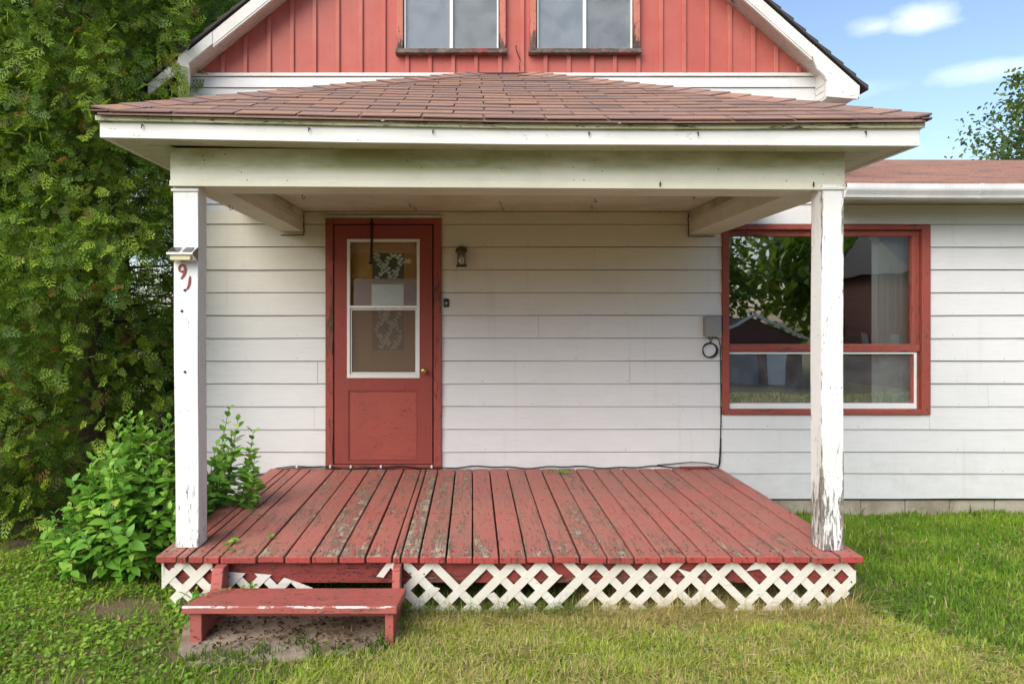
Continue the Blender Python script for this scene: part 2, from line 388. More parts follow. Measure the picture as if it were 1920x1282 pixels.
def acrylic():
    t = NT('milky_acrylic'); tr = t.n('ShaderNodeBsdfTransparent'); d = t.n('ShaderNodeBsdfDiffuse'); d.inputs[0].default_value = (.80, .66, .68, 1)
    m = t.n('ShaderNodeMixShader'); m.inputs[0].default_value = .5
    t.t.links.new(tr.outputs[0], m.inputs[1]); t.t.links.new(d.outputs[0], m.inputs[2]); t.t.links.new(m.outputs[0], t.out.inputs[0]); return t.m
M['acrylic'] = acrylic()
def innerwood():
    t = NT('inner_door_wood'); p = t.pos(); g = t.noise(t.map(p, (1, 1, .08)), 60, 4)
    return t.bsdf(t.mix(g, (.80, .42, .14), (.6, .28, .09)), .45)
M['innerwood'] = innerwood()
M['curtain'] = simple('pale_curtain', (.36, .41, .45), .9, var=.2, sc=3)
M['curtain2'] = simple('grey_curtain', (.27, .29, .275), .9, var=.25, sc=3)
M['blind'] = simple('blind_fabric', (.85, .92, .86), .8, var=.1)
M['blind2'] = simple('blind_fabric_grey', (.88, .93, .86), .8, var=.2)
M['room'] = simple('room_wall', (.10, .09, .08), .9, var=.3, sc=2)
M['flower'] = simple('etched_white', (.9, .93, .84), .7)
M['door_reflection'] = simple('reflection_white', (.93, .95, .96), .8, var=.05)  # flat white for the reflection painted into the storm door
M['darkpane'] = simple('dark_pane', (.14, .12, .10), .3)

def concrete(name, a, b, grime):
    t = NT(name); p = t.pos(); n = t.noise(p, 6, 7, .65); n2 = t.noise(p, 90, 3, .6)
    c = t.mix(n, a, b); c = t.mix(t.math('MULTIPLY', t.step(t.noise(p, 2.2, 6, .7), .46, .62), .75), c, grime)
    c = t.mix(t.math('MULTIPLY', t.step(n2, .58, .68), .35), c, tuple(x*.4 for x in a))
    return t.bsdf(c, .92, t.bump(t.math('ADD', n, t.math('MULTIPLY', n2, .3)), .006), spec=.2)
M['slab'] = concrete('slab_concrete', (.29, .225, .165), (.38, .31, .235), (.12, .08, .05))
M['block'] = concrete('foundation_concrete', (.36, .31, .23), (.43, .39, .32), (.22, .18, .12))
M['asphalt'] = concrete('road_asphalt', (.07, .07, .07), (.10, .10, .10), (.05, .05, .05))

def ground_mat():
    t = NT('lawn_soil'); p = t.pos(); n = t.noise(p, 5, 7, .7); m = t.noise(p, .7, 4)
    soil = t.mix(n, (.14, .10, .06), (.26, .20, .12)); gr = t.mix(t.noise(p, 40, 4), (.12, .17, .04), (.26, .27, .09))
    d = t.step(t.math('ADD', n, t.math('MULTIPLY', m, .3)), .52, .66)
    return t.bsdf(t.mix(d, gr, soil), .95, t.bump(t.noise(p, 60, 4, .7), .02), spec=.1)
M['ground'] = ground_mat()
def leafmat(name, transl=.3, rough=.5, tmul=(1.3, 1.35, .7), spec=.35, dk=.35):
    t = NT(name); a = t.n('ShaderNodeAttribute'); a.attribute_name = 'col'
    w = t.noise(t.pos(), 60, 2); c = t.mix(t.math('MULTIPLY', w, dk), a.outputs['Color'], (.02, .03, .005))
    b = t.n('ShaderNodeBsdfPrincipled'); t.set(b.inputs['Base Color'], c); b.inputs['Roughness'].default_value = rough
    b.inputs['Specular IOR Level'].default_value = spec
    tl = t.n('ShaderNodeBsdfTranslucent'); t.set(tl.inputs[0], t.mix(1, c, tmul, 'MULTIPLY'))
    m = t.n('ShaderNodeMixShader'); m.inputs[0].default_value = transl
    t.t.links.new(b.outputs[0], m.inputs[1]); t.t.links.new(tl.outputs[0], m.inputs[2]); t.t.links.new(m.outputs[0], t.out.inputs[0]); return t.m
M['leaf'] = leafmat('leaf_green', .35, .42)
M['cedar'] = leafmat('cedar_green', .42, .5)
M['grass'] = leafmat('grass_green', .45, .6, spec=.2, dk=.12)
def leafobj():
    t = NT('shrub_leaf'); r = t.rand(); c = t.ramp(r, [(0, (.09, .26, .025)), (.5, (.20, .45, .045)), (.93, (.34, .58, .08)), (1, (.55, .55, .10))])
    g = t.sep(t.gen(), 1); v = t.step(t.math('ABSOLUTE', t.math('SUBTRACT', g, .5)), .03, .0)
    c = t.mix(t.math('MULTIPLY', v, .35), c, (.25, .40, .10)); c = t.mix(t.step(t.noise(t.pos(), 50, 3, .6), .62, .70), c, (.22, .22, .05))
    b = t.n('ShaderNodeBsdfPrincipled'); t.set(b.inputs['Base Color'], c); b.inputs['Roughness'].default_value = .55
    tl = t.n('ShaderNodeBsdfTranslucent'); t.set(tl.inputs[0], c); m = t.n('ShaderNodeMixShader'); m.inputs[0].default_value = .35
    t.t.links.new(b.outputs[0], m.inputs[1]); t.t.links.new(tl.outputs[0], m.inputs[2]); t.t.links.new(m.outputs[0], t.out.inputs[0]); return t.m
M['leafobj'] = leafobj()
M['bark'] = simple('bark', (.13, .095, .065), .95, var=.6, sc=30)
M['stem'] = simple('green_stem', (.13, .16, .05), .7)
def brickmat():
    t = NT('far_brick'); p = t.pos(); b = t.n('ShaderNodeTexBrick'); t.set(b.inputs['Vector'], t.map(p, (1, 1, 1), (math.radians(90), 0, 0)))
    b.inputs['Color1'].default_value = (.20, .085, .06, 1); b.inputs['Color2'].default_value = (.14, .06, .045, 1); b.inputs['Mortar'].default_value = (.12, .08, .07, 1)
    b.inputs['Scale'].default_value = 3; return t.bsdf(b.outputs[0], .9)
M['brick'] = brickmat(); M['slate'] = simple('grey_roofing', (.13, .125, .12), .9, var=.4, sc=6)

# ---------------------------------------------------------------- scatter (numpy)
def scatter(name, V, Fq, mats, locs, cols, mat, parent=None, kind='stuff', origin=None, vshade=None):
    V = np.asarray(V, float); Fq = np.asarray(Fq, int); k = len(locs); n = len(V)
    P3 = np.einsum('kij,nj->kni', mats, V) + locs[:, None, :]
    P3 = P3.reshape(-1, 3)
    if origin is None: origin = np.array([P3[:,0].mean(), P3[:,1].mean(), P3[:,2].min()])
    origin = np.asarray(origin, float)
    FF = (Fq[None] + (np.arange(k) * n)[:, None, None]).reshape(-1, Fq.shape[1])
    me = bpy.data.meshes.new(name); nf, c = FF.shape
    me.vertices.add(len(P3)); me.vertices.foreach_set('co', (P3 - origin).astype(np.float32).ravel())
    me.loops.add(nf * c); me.loops.foreach_set('vertex_index', FF.astype(np.int32).ravel())
    me.polygons.add(nf); me.polygons.foreach_set('loop_start', (np.arange(nf) * c).astype(np.int32))
    me.polygons.foreach_set('loop_total', np.full(nf, c, np.int32))
    me.update(calc_edges=True)
    at = me.attributes.new('col', 'FLOAT_COLOR', 'POINT')
    cc = np.repeat(np.concatenate([cols, np.ones((k, 1))], 1), n, 0)
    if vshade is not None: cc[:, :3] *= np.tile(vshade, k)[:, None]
    at.data.foreach_set('color', cc.astype(np.float32).ravel())
    me.materials.append(mat)
    o = bpy.data.objects.new(name, me); link(o, parent, origin)
    if kind: o['kind'] = kind
    return o
def frames(xdir, nrm):     # columns: x axis along xdir, z near nrm
    x = xdir / np.linalg.norm(xdir, axis=1)[:, None]
    y = np.cross(nrm, x); y /= np.linalg.norm(y, axis=1)[:, None] + 1e-9
    z = np.cross(x, y)
    return np.stack([x, y, z], 2)
LEAF_V = np.array([(0,0,0),(.28,.26,.05),(.28,0,0),(.28,-.26,.05),(.65,.22,.02),(.65,0,-.04),(.65,-.22,.02),(1,0,-.14)])
LEAF_F = np.array([(0,2,1),(0,3,2),(1,2,5),(1,5,4),(2,3,6),(2,6,5),(4,5,7),(5,6,7)])
def vnoise(X, Y, s, seed=0):
    """cheap smooth value noise on numpy arrays, 0..1"""
    r = np.random.default_rng(seed).random((64, 64)); x = X*s + 100; y = Y*s + 100
    xi = np.floor(x).astype(int); yi = np.floor(y).astype(int); fx = x-xi; fy = y-yi
    fx = fx*fx*(3-2*fx); fy = fy*fy*(3-2*fy)
    g = lambda a, b: r[a % 64, b % 64]
    return (g(xi,yi)*(1-fx)+g(xi+1,yi)*fx)*(1-fy) + (g(xi,yi+1)*(1-fx)+g(xi+1,yi+1)*fx)*fy

# ================================================================ SETTING
def gz(X, Y):
    X = np.asarray(X, float); Y = np.asarray(Y, float)
    z = .012 + .035 * (vnoise(X, Y, 1.3, 3) - .5) + .02 * (vnoise(X, Y, 4, 4) - .5)
    z = z - .075 * np.clip((Y - 4.4) / 1.4, 0, 1) * (X > 2.0)
    z = z - .10 * np.clip(-2 - Y, 0, 19)          # lawn falls away towards the street
    z = z + .12 * np.clip((np.abs(X + 4.4) < 1.6) * (1 - np.abs(X + 4.4) / 1.6), 0, 1) * (Y > 3)
    return z
def grid_axis(parts):
    out = []
    for a, b, st in parts: out += list(np.arange(a, b, st))
    return np.array(out + [parts[-1][1]])
gx = grid_axis([(-400, -40, 30), (-40, -6, 2), (-6, 7, .12), (7, 40, 2), (40, 400, 30)])
gy = grid_axis([(-400, -40, 30), (-40, 2, 1.4), (2, 7, .12), (7, 40, 2), (40, 400, 30)])
XX, YY = np.meshgrid(gx, gy); ZZ = gz(XX, YY)
v = np.stack([XX, YY, ZZ], 2).reshape(-1, 3); nx, ny = len(gx), len(gy)
f = [(j*nx+i, j*nx+i+1, (j+1)*nx+i+1, (j+1)*nx+i) for j in range(ny-1) for i in range(nx-1)]
gm = MB().add(v.tolist(), f); g = gm.build('ground', M['ground'], smooth=True, origin=(0, 0, 0)); g['kind'] = 'structure'
rd = MB().add([(-200, -20.2, -1.79), (-200, -13.6, -1.145), (200, -13.6, -1.145), (200, -20.2, -1.79)], [(0, 3, 2, 1)]).build('road', M['asphalt']); rd['kind'] = 'structure'

# ================================================================ HOUSE
house = empty('house', (0.3, WALL, 0), 'white sided cottage with red board-and-batten gable and a low wing on the right', 'house')
GL, GR = PX(357), PX(1528)                 # gable wall edges
APX, APZ = PX(969), PZ(-349)
WEZ = PZ(148)
SL, SR = (APZ - WEZ) / (APX - GL), (APZ - WEZ) / (GR - APX)
HB = 14.0; WR = 12.5
PITCH = 42.55 * WALL / F
DOOR = (PX(612), PX(828), PZ(877), PZ(410))
WIN = (PX(1352), PX(1740), PZ(776), PZ(422))
# sheathing with openings
def wall_with_holes(x0, x1, z0, z1, holes, y0, y1, name, mat, parent):
    b = MB(); xs = sorted({x0, x1, *[h[0] for h in holes], *[h[1] for h in holes]})
    xs = [x for x in xs if x0 <= x <= x1]
    for a, c in zip(xs, xs[1:]):
        mid = (a + c) / 2; zz = z0
        for h in sorted([h for h in holes if h[0] < mid < h[1]], key=lambda h: h[2]):
            if h[2] > zz: b.box(a, c, y0, y1, zz, h[2])
            zz = h[3]
        if zz < z1: b.box(a, c, y0, y1, zz, z1)
    return b.build(name, mat, parent)
inset = .012
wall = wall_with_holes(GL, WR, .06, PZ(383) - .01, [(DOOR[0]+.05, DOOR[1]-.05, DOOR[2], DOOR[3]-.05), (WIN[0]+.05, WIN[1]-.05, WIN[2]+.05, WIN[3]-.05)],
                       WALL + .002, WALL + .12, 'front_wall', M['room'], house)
# siding courses
zlines = [PZ(933), PZ(886)]                 # bottom course, next
z = PZ(846)
while z < PZ(400): zlines.append(z); z += PITCH
zlines = [q for q in zlines]
def siding_segment(x0, x1, za, zb, zc0, zc1, parent):
    """one board: course runs zc0..zc1(+lap); visible cut za..zb"""
    top = zc1
    yb = lambda q: WALL - .022 + .014 * (q - zc0) / (top - zc0)
    jz = random.uniform(-.0012, .0012); jy = random.uniform(-.0015, .0015)
    b = MB(); n = max(1, int((x1 - x0) / .5)); vs = []; ph = random.uniform(0, 6)
    for i in range(n + 1):
        x = x0 + (x1 - x0) * i / n; wv = .0016 * math.sin(x * 2.3 + ph) + .0008 * math.sin(x * 6 + ph * 2)
        for (y, zz) in ((yb(za) + jy, za + jz + (wv if za == zc0 else 0)), (yb(zb) + jy, zb), (WALL, zb), (WALL, za + jz)):
            vs.append((x, y + wv * .6, zz))
    fs = [(3, 2, 1, 0), tuple(n*4+q for q in range(4))]
    for i in range(n): fs += [(i*4+j, i*4+(j+1) % 4, (i+1)*4+(j+1) % 4, (i+1)*4+j) for j in range(4)]
    b.add(vs, [tuple(reversed(q)) for q in fs]); return b.build('siding_board', M['siding'], parent)
holes = [DOOR, WIN]
zt = zlines + [PZ(421) if False else zlines[-1] + PITCH]
joints = {3: [PX(590)], 5: [PX(596), PX(1180)], 7: [PX(1010)], 9: [PX(740)], 1: [PX(1790)], 4: [PX(1850)], 8: [PX(1700)], 6: [PX(1905)]}
for ci in range(len(zlines)):
    zc0 = zlines[ci]; zc1 = zlines[ci + 1] if ci + 1 < len(zlines) else PZ(383)
    if zc0 >= PZ(384): break
    zc1 = min(zc1, PZ(383))
    xs = sorted({GL, WR, *joints.get(ci, []), *[h[0] for h in holes if h[2] < zc1 and h[3] > zc0], *[h[1] for h in holes if h[2] < zc1 and h[3] > zc0]})
    for a, c in zip(xs, xs[1:]):
        mid = (a + c) / 2; hit = [h for h in holes if h[0] < mid < h[1] and h[2] < zc1 and h[3] > zc0]
        top = zc1 - .0055
        spans = [(zc0, top)]
        if hit:
            h = hit[0]; spans = []
            if h[2] - zc0 > .012: spans.append((zc0, h[2]))
            if top - h[3] > .012: spans.append((h[3], top))
        for za, zb in spans: siding_segment(a + .0012, c - .0012, za, zb, zc0, zc1, wall)
# upper white courses over the porch roof (gable end only)
for za, zb in ((PZ(383), PZ(340)), (PZ(340), PZ(297)), (PZ(297), PZ(254)), (PZ(254), PZ(211)), (PZ(211), PZ(165)), (PZ(165), PZ(144.5))):
    siding_segment(GL, GR, za, zb - .005, za, zb, wall)
Box('upper_wall', M['room'], house, GL, GR, WALL + .002, WALL + .12, PZ(383), PZ(137))
MB().box(GL, GR - .01, WALL - .026, WALL, PZ(144.5), PZ(138.5)).build('ledge_trim', M['white'], house, bevel=.002)
# corner boards
Box('corner_board', M['white'], house, GL - .02, GL - .001, WALL - .02, WALL + .09, .06, PZ(150), .002)
# side, back walls, floor
Box('left_wall', M['siding'], house, GL, GL + .12, WALL + .12, HB, .06, WEZ)
Box('right_wall', M['siding'], house, GR - .12, GR, WALL + .12, HB, PZ(383), WEZ + .02)
Box('back_wall', M['siding'], house, GL, WR, HB, HB + .12, 0, PZ(383))
Box('end_wall', M['siding'], house, WR - .12, WR, WALL + .12, HB, .06, PZ(383))
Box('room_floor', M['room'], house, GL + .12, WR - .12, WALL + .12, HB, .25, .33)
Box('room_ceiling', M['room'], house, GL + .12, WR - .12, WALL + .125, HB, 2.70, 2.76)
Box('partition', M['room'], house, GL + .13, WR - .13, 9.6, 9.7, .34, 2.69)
# foundation blocks
x = GL; fb = []
while x < WR:
    Box('foundation_block', M['block'], wall, x + .003, min(x + .387, WR), WALL + .004 + random.uniform(-.006, .006), WALL + .14, -.12, .06 - .0, .006); x += .39
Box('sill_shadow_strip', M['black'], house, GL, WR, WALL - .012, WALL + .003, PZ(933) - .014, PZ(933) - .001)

# gable: red vertical panels and battens
gz0 = PZ(138.5)
def roof_under(x): return APZ - SL * (APX - x) if x < APX else APZ - SR * (x - APX)
upwin = [(PX(745), PX(948), PZ(103), PZ(-112)), (PX(993), PX(1198), PZ(103), PZ(-112))]
gable = Box('gable_sheathing', M['room'], house, GL, GR, WALL + .06, WALL + .12, PZ(137), WEZ)
bx = [418 + 43.2 * k for k in range(26)]
edges = [GL] + [PX(q) for q in bx] + [GR]
gp = MB().prism_xz([(GL, WEZ), (GR, WEZ), (APX, APZ)], WALL + .065, WALL + .12).build('gable_backing', M['room'], house)
for i, (a, c) in enumerate(zip(edges, edges[1:])):
    poly = [(a + .001, gz0), (c - .001, gz0), (c - .001, 9), (a + .001, 9)]
    poly = clip_convex(poly, [(APX - (APZ - gz0) / SL, gz0), (APX + (APZ - gz0) / SR, gz0), (APX, APZ)])
    if len(poly) < 3: continue
    parts = [poly]
    for (wx0, wx1, wz0, wz1) in upwin:
        nxt = []
        for q in parts:
            if max(p[0] for p in q) <= wx0 or min(p[0] for p in q) >= wx1: nxt.append(q); continue
            L = clip(q, 1, 0, wx0 + .02); R = clip(q, -1, 0, -(wx1 - .02)); mid = clip(clip(q, -1, 0, -(wx0 + .02)), 1, 0, wx1 - .02)
            for z_ in (L, R, clip(mid, 0, 1, wz0 + .02), clip(mid, 0, -1, -(wz1 - .02))):
                if len(z_) >= 3: nxt.append(z_)
        parts = nxt
    for q in parts: MB().prism_xz(q, WALL - .001 + random.uniform(0, .003), WALL + .055).build('gable_panel', M['gable'], gp)
for q in bx:
    x = PX(q + random.uniform(-1, 1)); hw = .0185; top = roof_under(x) - .02
    spans = [(gz0, top)]
    for (wx0, wx1, wz0, wz1) in upwin:
        if wx0 - hw < x < wx1 + hw: spans = [(gz0, wz0 + .01), (wz1 - .01, top)]
    for a, c in spans:
        if c - a > .02:
            o = MB().prism_xz([(x-hw, a), (x+hw, a), (x+hw, c - (.015 if x > APX else 0)), (x-hw, c - (.015 if x < APX else 0))], WALL - .02, WALL + .002).build('batten', M['batten'], gp, bevel=.004)

# rake boards, soffits, roof slabs
def rake(sign):
    xe = (GR + .337) if sign > 0 else (GL - .34)             # outer roof edge
    s = SR if sign > 0 else SL
    zu = lambda x: APZ - s * abs(x - APX)
    def quad(y0, y1, x0, x1, lo, hi, name, mat, bev=0, parent=house):
        pts = [(x0, zu(x0)+lo), (x1, zu(x1)+lo), (x1, zu(x1)+hi), (x0, zu(x0)+hi)]
        if x0 > x1: pts = [(x1, zu(x1)+lo), (x0, zu(x0)+lo), (x0, zu(x0)+hi), (x1, zu(x1)+hi)]
        return MB().prism_xz(pts, y0, y1).build(name, mat, parent, bevel=bev)
    xo = GR + .27 if sign > 0 else GL - .27
    quad(6.0, HB, APX, GR + .005 if sign > 0 else GL - .005, 0.0, .03, 'rake_soffit', M['rake'])
    rf = quad(6.0, HB, APX, xo, .031, .115, 'roof_deck', M['room'])
    xj = PX(1521, 6) if sign > 0 else PX(400, 6)
    quad(5.98, 6.0, APX, xj - sign*.001, -.012, .105, 'rake_board', M['white'], .002)
    quad(5.977, 6.0, xj + sign*.001, xo, .0, .105, 'rake_board', M['white'], .002)
    # thin quarter strip under the board
    quad(5.985, 6.01, APX, xj, -.03, -.013, 'rake_strip', M['white'], .002)
    # boxed return
    if sign > 0:
        pts = [(1549,182),(1607,187),(1610,172),(1528,98),(1524,110),(1532,130),(1546,144),(1551,154)]
    else:
        pts = [(342,172),(334,106),(352,90),(356,140),(354,180)]
    pts = [(PX(a, 5.985), PZ(b, 5.985)) for a, b in pts]
    MB().prism_xz(pts, 5.974, 6.0).build('return_face', M['white'], house, bevel=.002)
    zb = PZ(184, 5.99)
    x0, x1 = (GR + .0, PX(1607, 5.99)) if sign > 0 else (PX(333, 5.99), GL)
    zt0, zt1 = zu(x0), zu(x1)
    pl = [(x0, zb), (x1, zb), (x1, zu(x1) + .03), (x0, zu(x0) + .03)]
    MB().prism_xz(pl, 6.001, HB).build('eave_box', M['white'], house, bevel=.002)
    # slatted side of the return
    for k in range(3):
        xx = GR - .002 if sign > 0 else GL + .002
        zz = zb + .02 + k * .055
        b = MB(); b.add([(xx + .0*sign, 6.02, zz), (xx, WALL - .02, zz - .0), (xx - sign*.006, WALL - .02, zz + .04), (xx - sign*.006, 6.02, zz + .045), (xx - sign*.002, 6.02, zz), (xx - sign*.002, WALL-.02, zz)], [(0,1,2,3), (4,5,2,3)])
        b.build('return_slat', M['white'], house)
    # shingle courses: each a thin slab, tipped so its lower edge stands proud
    L = abs(xe - APX); n = int(L / (.143 * math.cos(math.atan(s)))); b = MB()
    for k in range(n + 1):
        xa = APX + sign * L * (n + 1 - k) / (n + 1); xb = APX + sign * max(0, L * (n - k) / (n + 1) - .02)
        ja, jb = random.uniform(-.006, .006), random.uniform(-.006, .006)
        lo, hi = .128, .168
        pts = [(xa, zu(xa) + lo), (xb, zu(xb) + lo + .002), (xb, zu(xb) + hi - .022), (xa, zu(xa) + hi)]
        if sign > 0: pts = pts[::-1]
        b.prism_xz(pts, 5.962 + ja, HB + .1)
    b.build('roof_shingles', M['shingle_dark'], house)['kind'] = 'stuff'
rake(1); rake(-1)

# wing roof
EY = 5.80; SW = .262; RY = 9.95
ez = PZ(368, 5.785) + .105
def wroof(X, Y): return ez + SW * (Y - EY)
b = MB()
for k in range(31):
    ya = EY - .03 + k * .1385; yb_ = ya + .16
    for row in range(0, 30):
        xa = GR + .0 + row * .333 - (.166 if k % 2 else 0) ; xb_ = xa + .329
        xa = max(xa, GR + .004); xb_ = min(xb_, WR + .2)
        if xb_ - xa < .02: continue
        j = random.uniform(0, .004); jy = random.uniform(-.004, .004)
        za, zb = wroof(0, ya), wroof(0, yb_)
        b.add([(xa, ya+jy, za), (xb_, ya+jy, za), (xb_, yb_, zb-.008), (xa, yb_, zb-.008), (xa, ya+jy, za+.012+j), (xb_, ya+jy, za+.012+j), (xb_, yb_, zb), (xa, yb_, zb)],
              [(4,5,6,7),(0,1,5,4),(1,2,6,5),(3,0,4,7)])
b.build('wing_shingles', M['shingle_far'], house)['kind'] = 'stuff'
MB().prism_yz([(EY, ez - .03), (RY + .1, wroof(0, RY + .1) - .035), (HB + .3, ez - .03), (HB + .3, ez - .012), (RY + .1, wroof(0, RY + .1) - .012), (EY, ez - .012)][::-1], GR + .003, WR + .2).build('wing_roof_deck', M['shingle_dark'], house)
MB().prism_yz([(RY + .0, wroof(0, RY) - .0), (RY + .12, wroof(0, RY + .12) + .012), (RY + .26, wroof(0, RY) - .0)], GR + .003, WR + .2).build('ridge_cap', M['shingle_dark'], house)
# gutter (K profile) and fascia
sz = PZ(383)
gy0 = EY - .10
gb = PZ(370, 5.74); gt = PZ(343.5, gy0)
def kprof(): return [(EY - .004, gb), (EY - .065, gb), (EY - .072, gb + .02), (gy0 + .004, gb + .055), (gy0, gb + .07), (gy0, gt), (gy0 + .012, gt), (gy0 + .012, gt - .006), (gy0 + .006, gt - .008), (EY - .066, gb + .022), (EY - .06, gb + .004), (EY - .004, gb + .004)]
gdz = lambda x: -.004 * (x - 3) + .002 * math.sin(x * 3)
gut = MB().prism_yz(kprof()[::-1], GR + .02, WR + .2, gdz, 30).build('gutter', M['gutter'], house)
MB().prism_yz([(gy0 - .003, gt + .003), (gy0 - .003, gb + .066), (gy0 + .002, gb + .052), (EY - .074, gb + .018), (EY - .067, gb - .003), (EY - .03, gb - .003), (EY - .03, gb - .0), (EY - .065, gb + .001), (gy0 + .006, gb + .054), (gy0 + .0, gb + .07), (gy0 + .0, gt + .003)], PX(1838, gy0), PX(1846, gy0), gdz).build('gutter_seam', M['gutter'], gut)
Box('wing_fascia', M['white'], house, GR + .01, WR + .2, EY, EY + .02, sz - .03, ez - .032)
x = GR + .005
sf = MB().box(GR + .003, WR + .2, EY + .02, WALL - .002, sz + .012, sz + .02).build('eave_soffit', M['soffit'], house)
while x < WR:
    MB().box(x + .002, x + .298, EY + .02, WALL - .003, sz, sz + .01).build('soffit_panel', M['soffit'], sf, bevel=.003); x += .302

nb = MB(); rn = random.Random(77)
for ci in range(len(zlines)):
    for k in range(34):
        X = GL + .1 + k * .41 + rn.uniform(-.03, .03)
        if X > 5.5 or rn.random() < .45 or any(h[0] - .02 < X < h[1] + .02 and h[2] - .1 < zlines[ci] < h[3] for h in holes): continue
        nb.lathe([(rn.uniform(.0022, .0042), 0), (.002, .0015)], (X, WALL - .0215, zlines[ci] + .022 + rn.uniform(-.004, .004)), 'Y', 6)
nb = nb.build('nail_heads', M['rust'], wall); nb['kind'] = 'stuff'
# ---------------- storm door
dx0, dx1, dz0, dz1 = DOOR
door = MB().box(PX(627) + .002, PX(812) - .002, WALL - .03, WALL + .005, PZ(871), PZ(424)); 
# door leaf with real opening for the glazing
ox0, ox1, oz0, oz1 = PX(657), PX(783), PZ(702), PZ(454)
lx0, lx1, lz0, lz1 = PX(628), PX(811), PZ(868), PZ(423)
leaf = wall_with_holes(lx0, lx1, lz0, lz1, [(ox0, ox1, oz0, oz1), (PX(654), PX(783), PZ(862), PZ(731))], WALL - .03, WALL + .004, 'storm_door', M['door'], house)
MB().box(PX(654) - .001, PX(783) + .001, WALL - .02, WALL - .005, PZ(862) - .001, PZ(731) + .001).build('lower_panel', M['doorpanel'], leaf)
for q in ((PX(654), PX(654)+.012, PZ(862), PZ(731)), (PX(783)-.012, PX(783), PZ(862), PZ(731)), (PX(654)+.012, PX(783)-.012, PZ(731)-.012, PZ(731)), (PX(654)+.012, PX(783)-.012, PZ(862), PZ(862)+.012)):
    MB().box(q[0], q[1], WALL - .026, WALL - .018, q[2], q[3]).build('panel_moulding', M['door'], leaf, bevel=.003)
for nm, q in (('door_jamb', (dx0, PX(626.5), dz0, PZ(410))), ('door_jamb', (PX(813.5), dx1, dz0, PZ(410))), ('door_head', (PX(626.5), PX(813.5), PZ(421), PZ(410)))):
    MB().box(q[0], q[1], WALL - .045, WALL + .05, q[2], q[3]).build(nm, M['trimred'], house, bevel=.004)
Box('door_head_cap', M['beam'], house, dx0 - .02, dx1 + .0, WALL - .05, WALL - .001, PZ(410) + .001, PZ(405), .003)
Box('door_sill', M['trimredx'], house, dx0 + .06, dx1 - .06, WALL - .05, WALL + .05, PZ(877), PZ(869.5), .004)
def ring(name, mat, parent, x0, x1, z0, z1, w, y0, y1, bevel=.002, bottom=None):
    wb = bottom or w
    for q in ((x0, x0+w, z0, z1), (x1-w, x1, z0, z1), (x0+w, x1-w, z1-w, z1), (x0+w, x1-w, z0, z0+wb)):
        MB().box(q[0], q[1], y0, y1, q[2], q[3]).build(name, mat, parent, bevel=bevel)
ring('glazing_frame', M['alu'], leaf, PX(652), PX(787.5), PZ(708), PZ(449), .026, WALL - .038, WALL - .004, bottom=.036)
Box('meeting_rail', M['alu'], leaf, PX(657), PX(783), WALL - .04, WALL - .008, PZ(578), PZ(573), .002)
ring('lower_sash', M['alu'], leaf, PX(658)+.001, PX(782)-.001, PZ(700), PZ(579), .012, WALL - .026, WALL - .006)
Box('upper_pane', M['glass_door'], leaf, PX(657), PX(783), WALL - .012, WALL - .009, PZ(574), PZ(455))
Box('screen', M['screen'], leaf, PX(659), PX(781), WALL - .016, WALL - .015, PZ(699), PZ(580))
Box('lower_pane', M['glass_door'], leaf, PX(659), PX(781), WALL - .008, WALL - .006, PZ(699), PZ(580))
MB().prism_xz([(PX(663), PZ(573)), (PX(781), PZ(573)), (PX(781), PZ(524)), (PX(779), PZ(522.5)), (PX(667), PZ(522.5)), (PX(664), PZ(525))], WALL - .005, WALL - .002).build('acrylic_sheet', M['acrylic'], leaf)
MB().prism_xz([(PX(697), PZ(572.5)), (PX(757), PZ(572.5)), (PX(757), PZ(533)), (PX(697), PZ(533))], WALL - .0065, WALL - .0055).build('painted_reflection', M['door_reflection'], leaf)  # white patch put in for the bright reflection at the centre of the pane
# knob, hinges
kn = MB().lathe([(.024, 0), (.024, .004), (.012, .008), (.010, .03), (.022, .038), (.026, .05), (.022, .060), (.010, .064)], (PX(795.5), WALL - .03, PZ(694)), 'Y', 20).build('door_knob', M['brass'], leaf, smooth=True)
for hz in (652, 838, 470):
    MB().tube([(PX(624), WALL - .047, PZ(hz+12)), (PX(624), WALL - .047, PZ(hz-12))], .006, 8).build('hinge', M['trimred'], leaf)
# strap closer at the top of the door
MB().box(PX(696.5), PX(700.5), WALL - .053, WALL - .046, PZ(452), PZ(411)).box(PX(695), PX(702), WALL - .056, WALL - .046, PZ(424), PZ(418)).build('closer_strap', M['blackmetal'], leaf, bevel=.002)
MB().tube([(PX(698.5), WALL - .05, PZ(450)), (PX(696.5), WALL - .055, PZ(492))], .011, 8, .008).tube([(PX(693), WALL - .05, PZ(494)), (PX(700), WALL - .05, PZ(494))], .009, 8).build('closer_rod', M['blackmetal'], leaf)
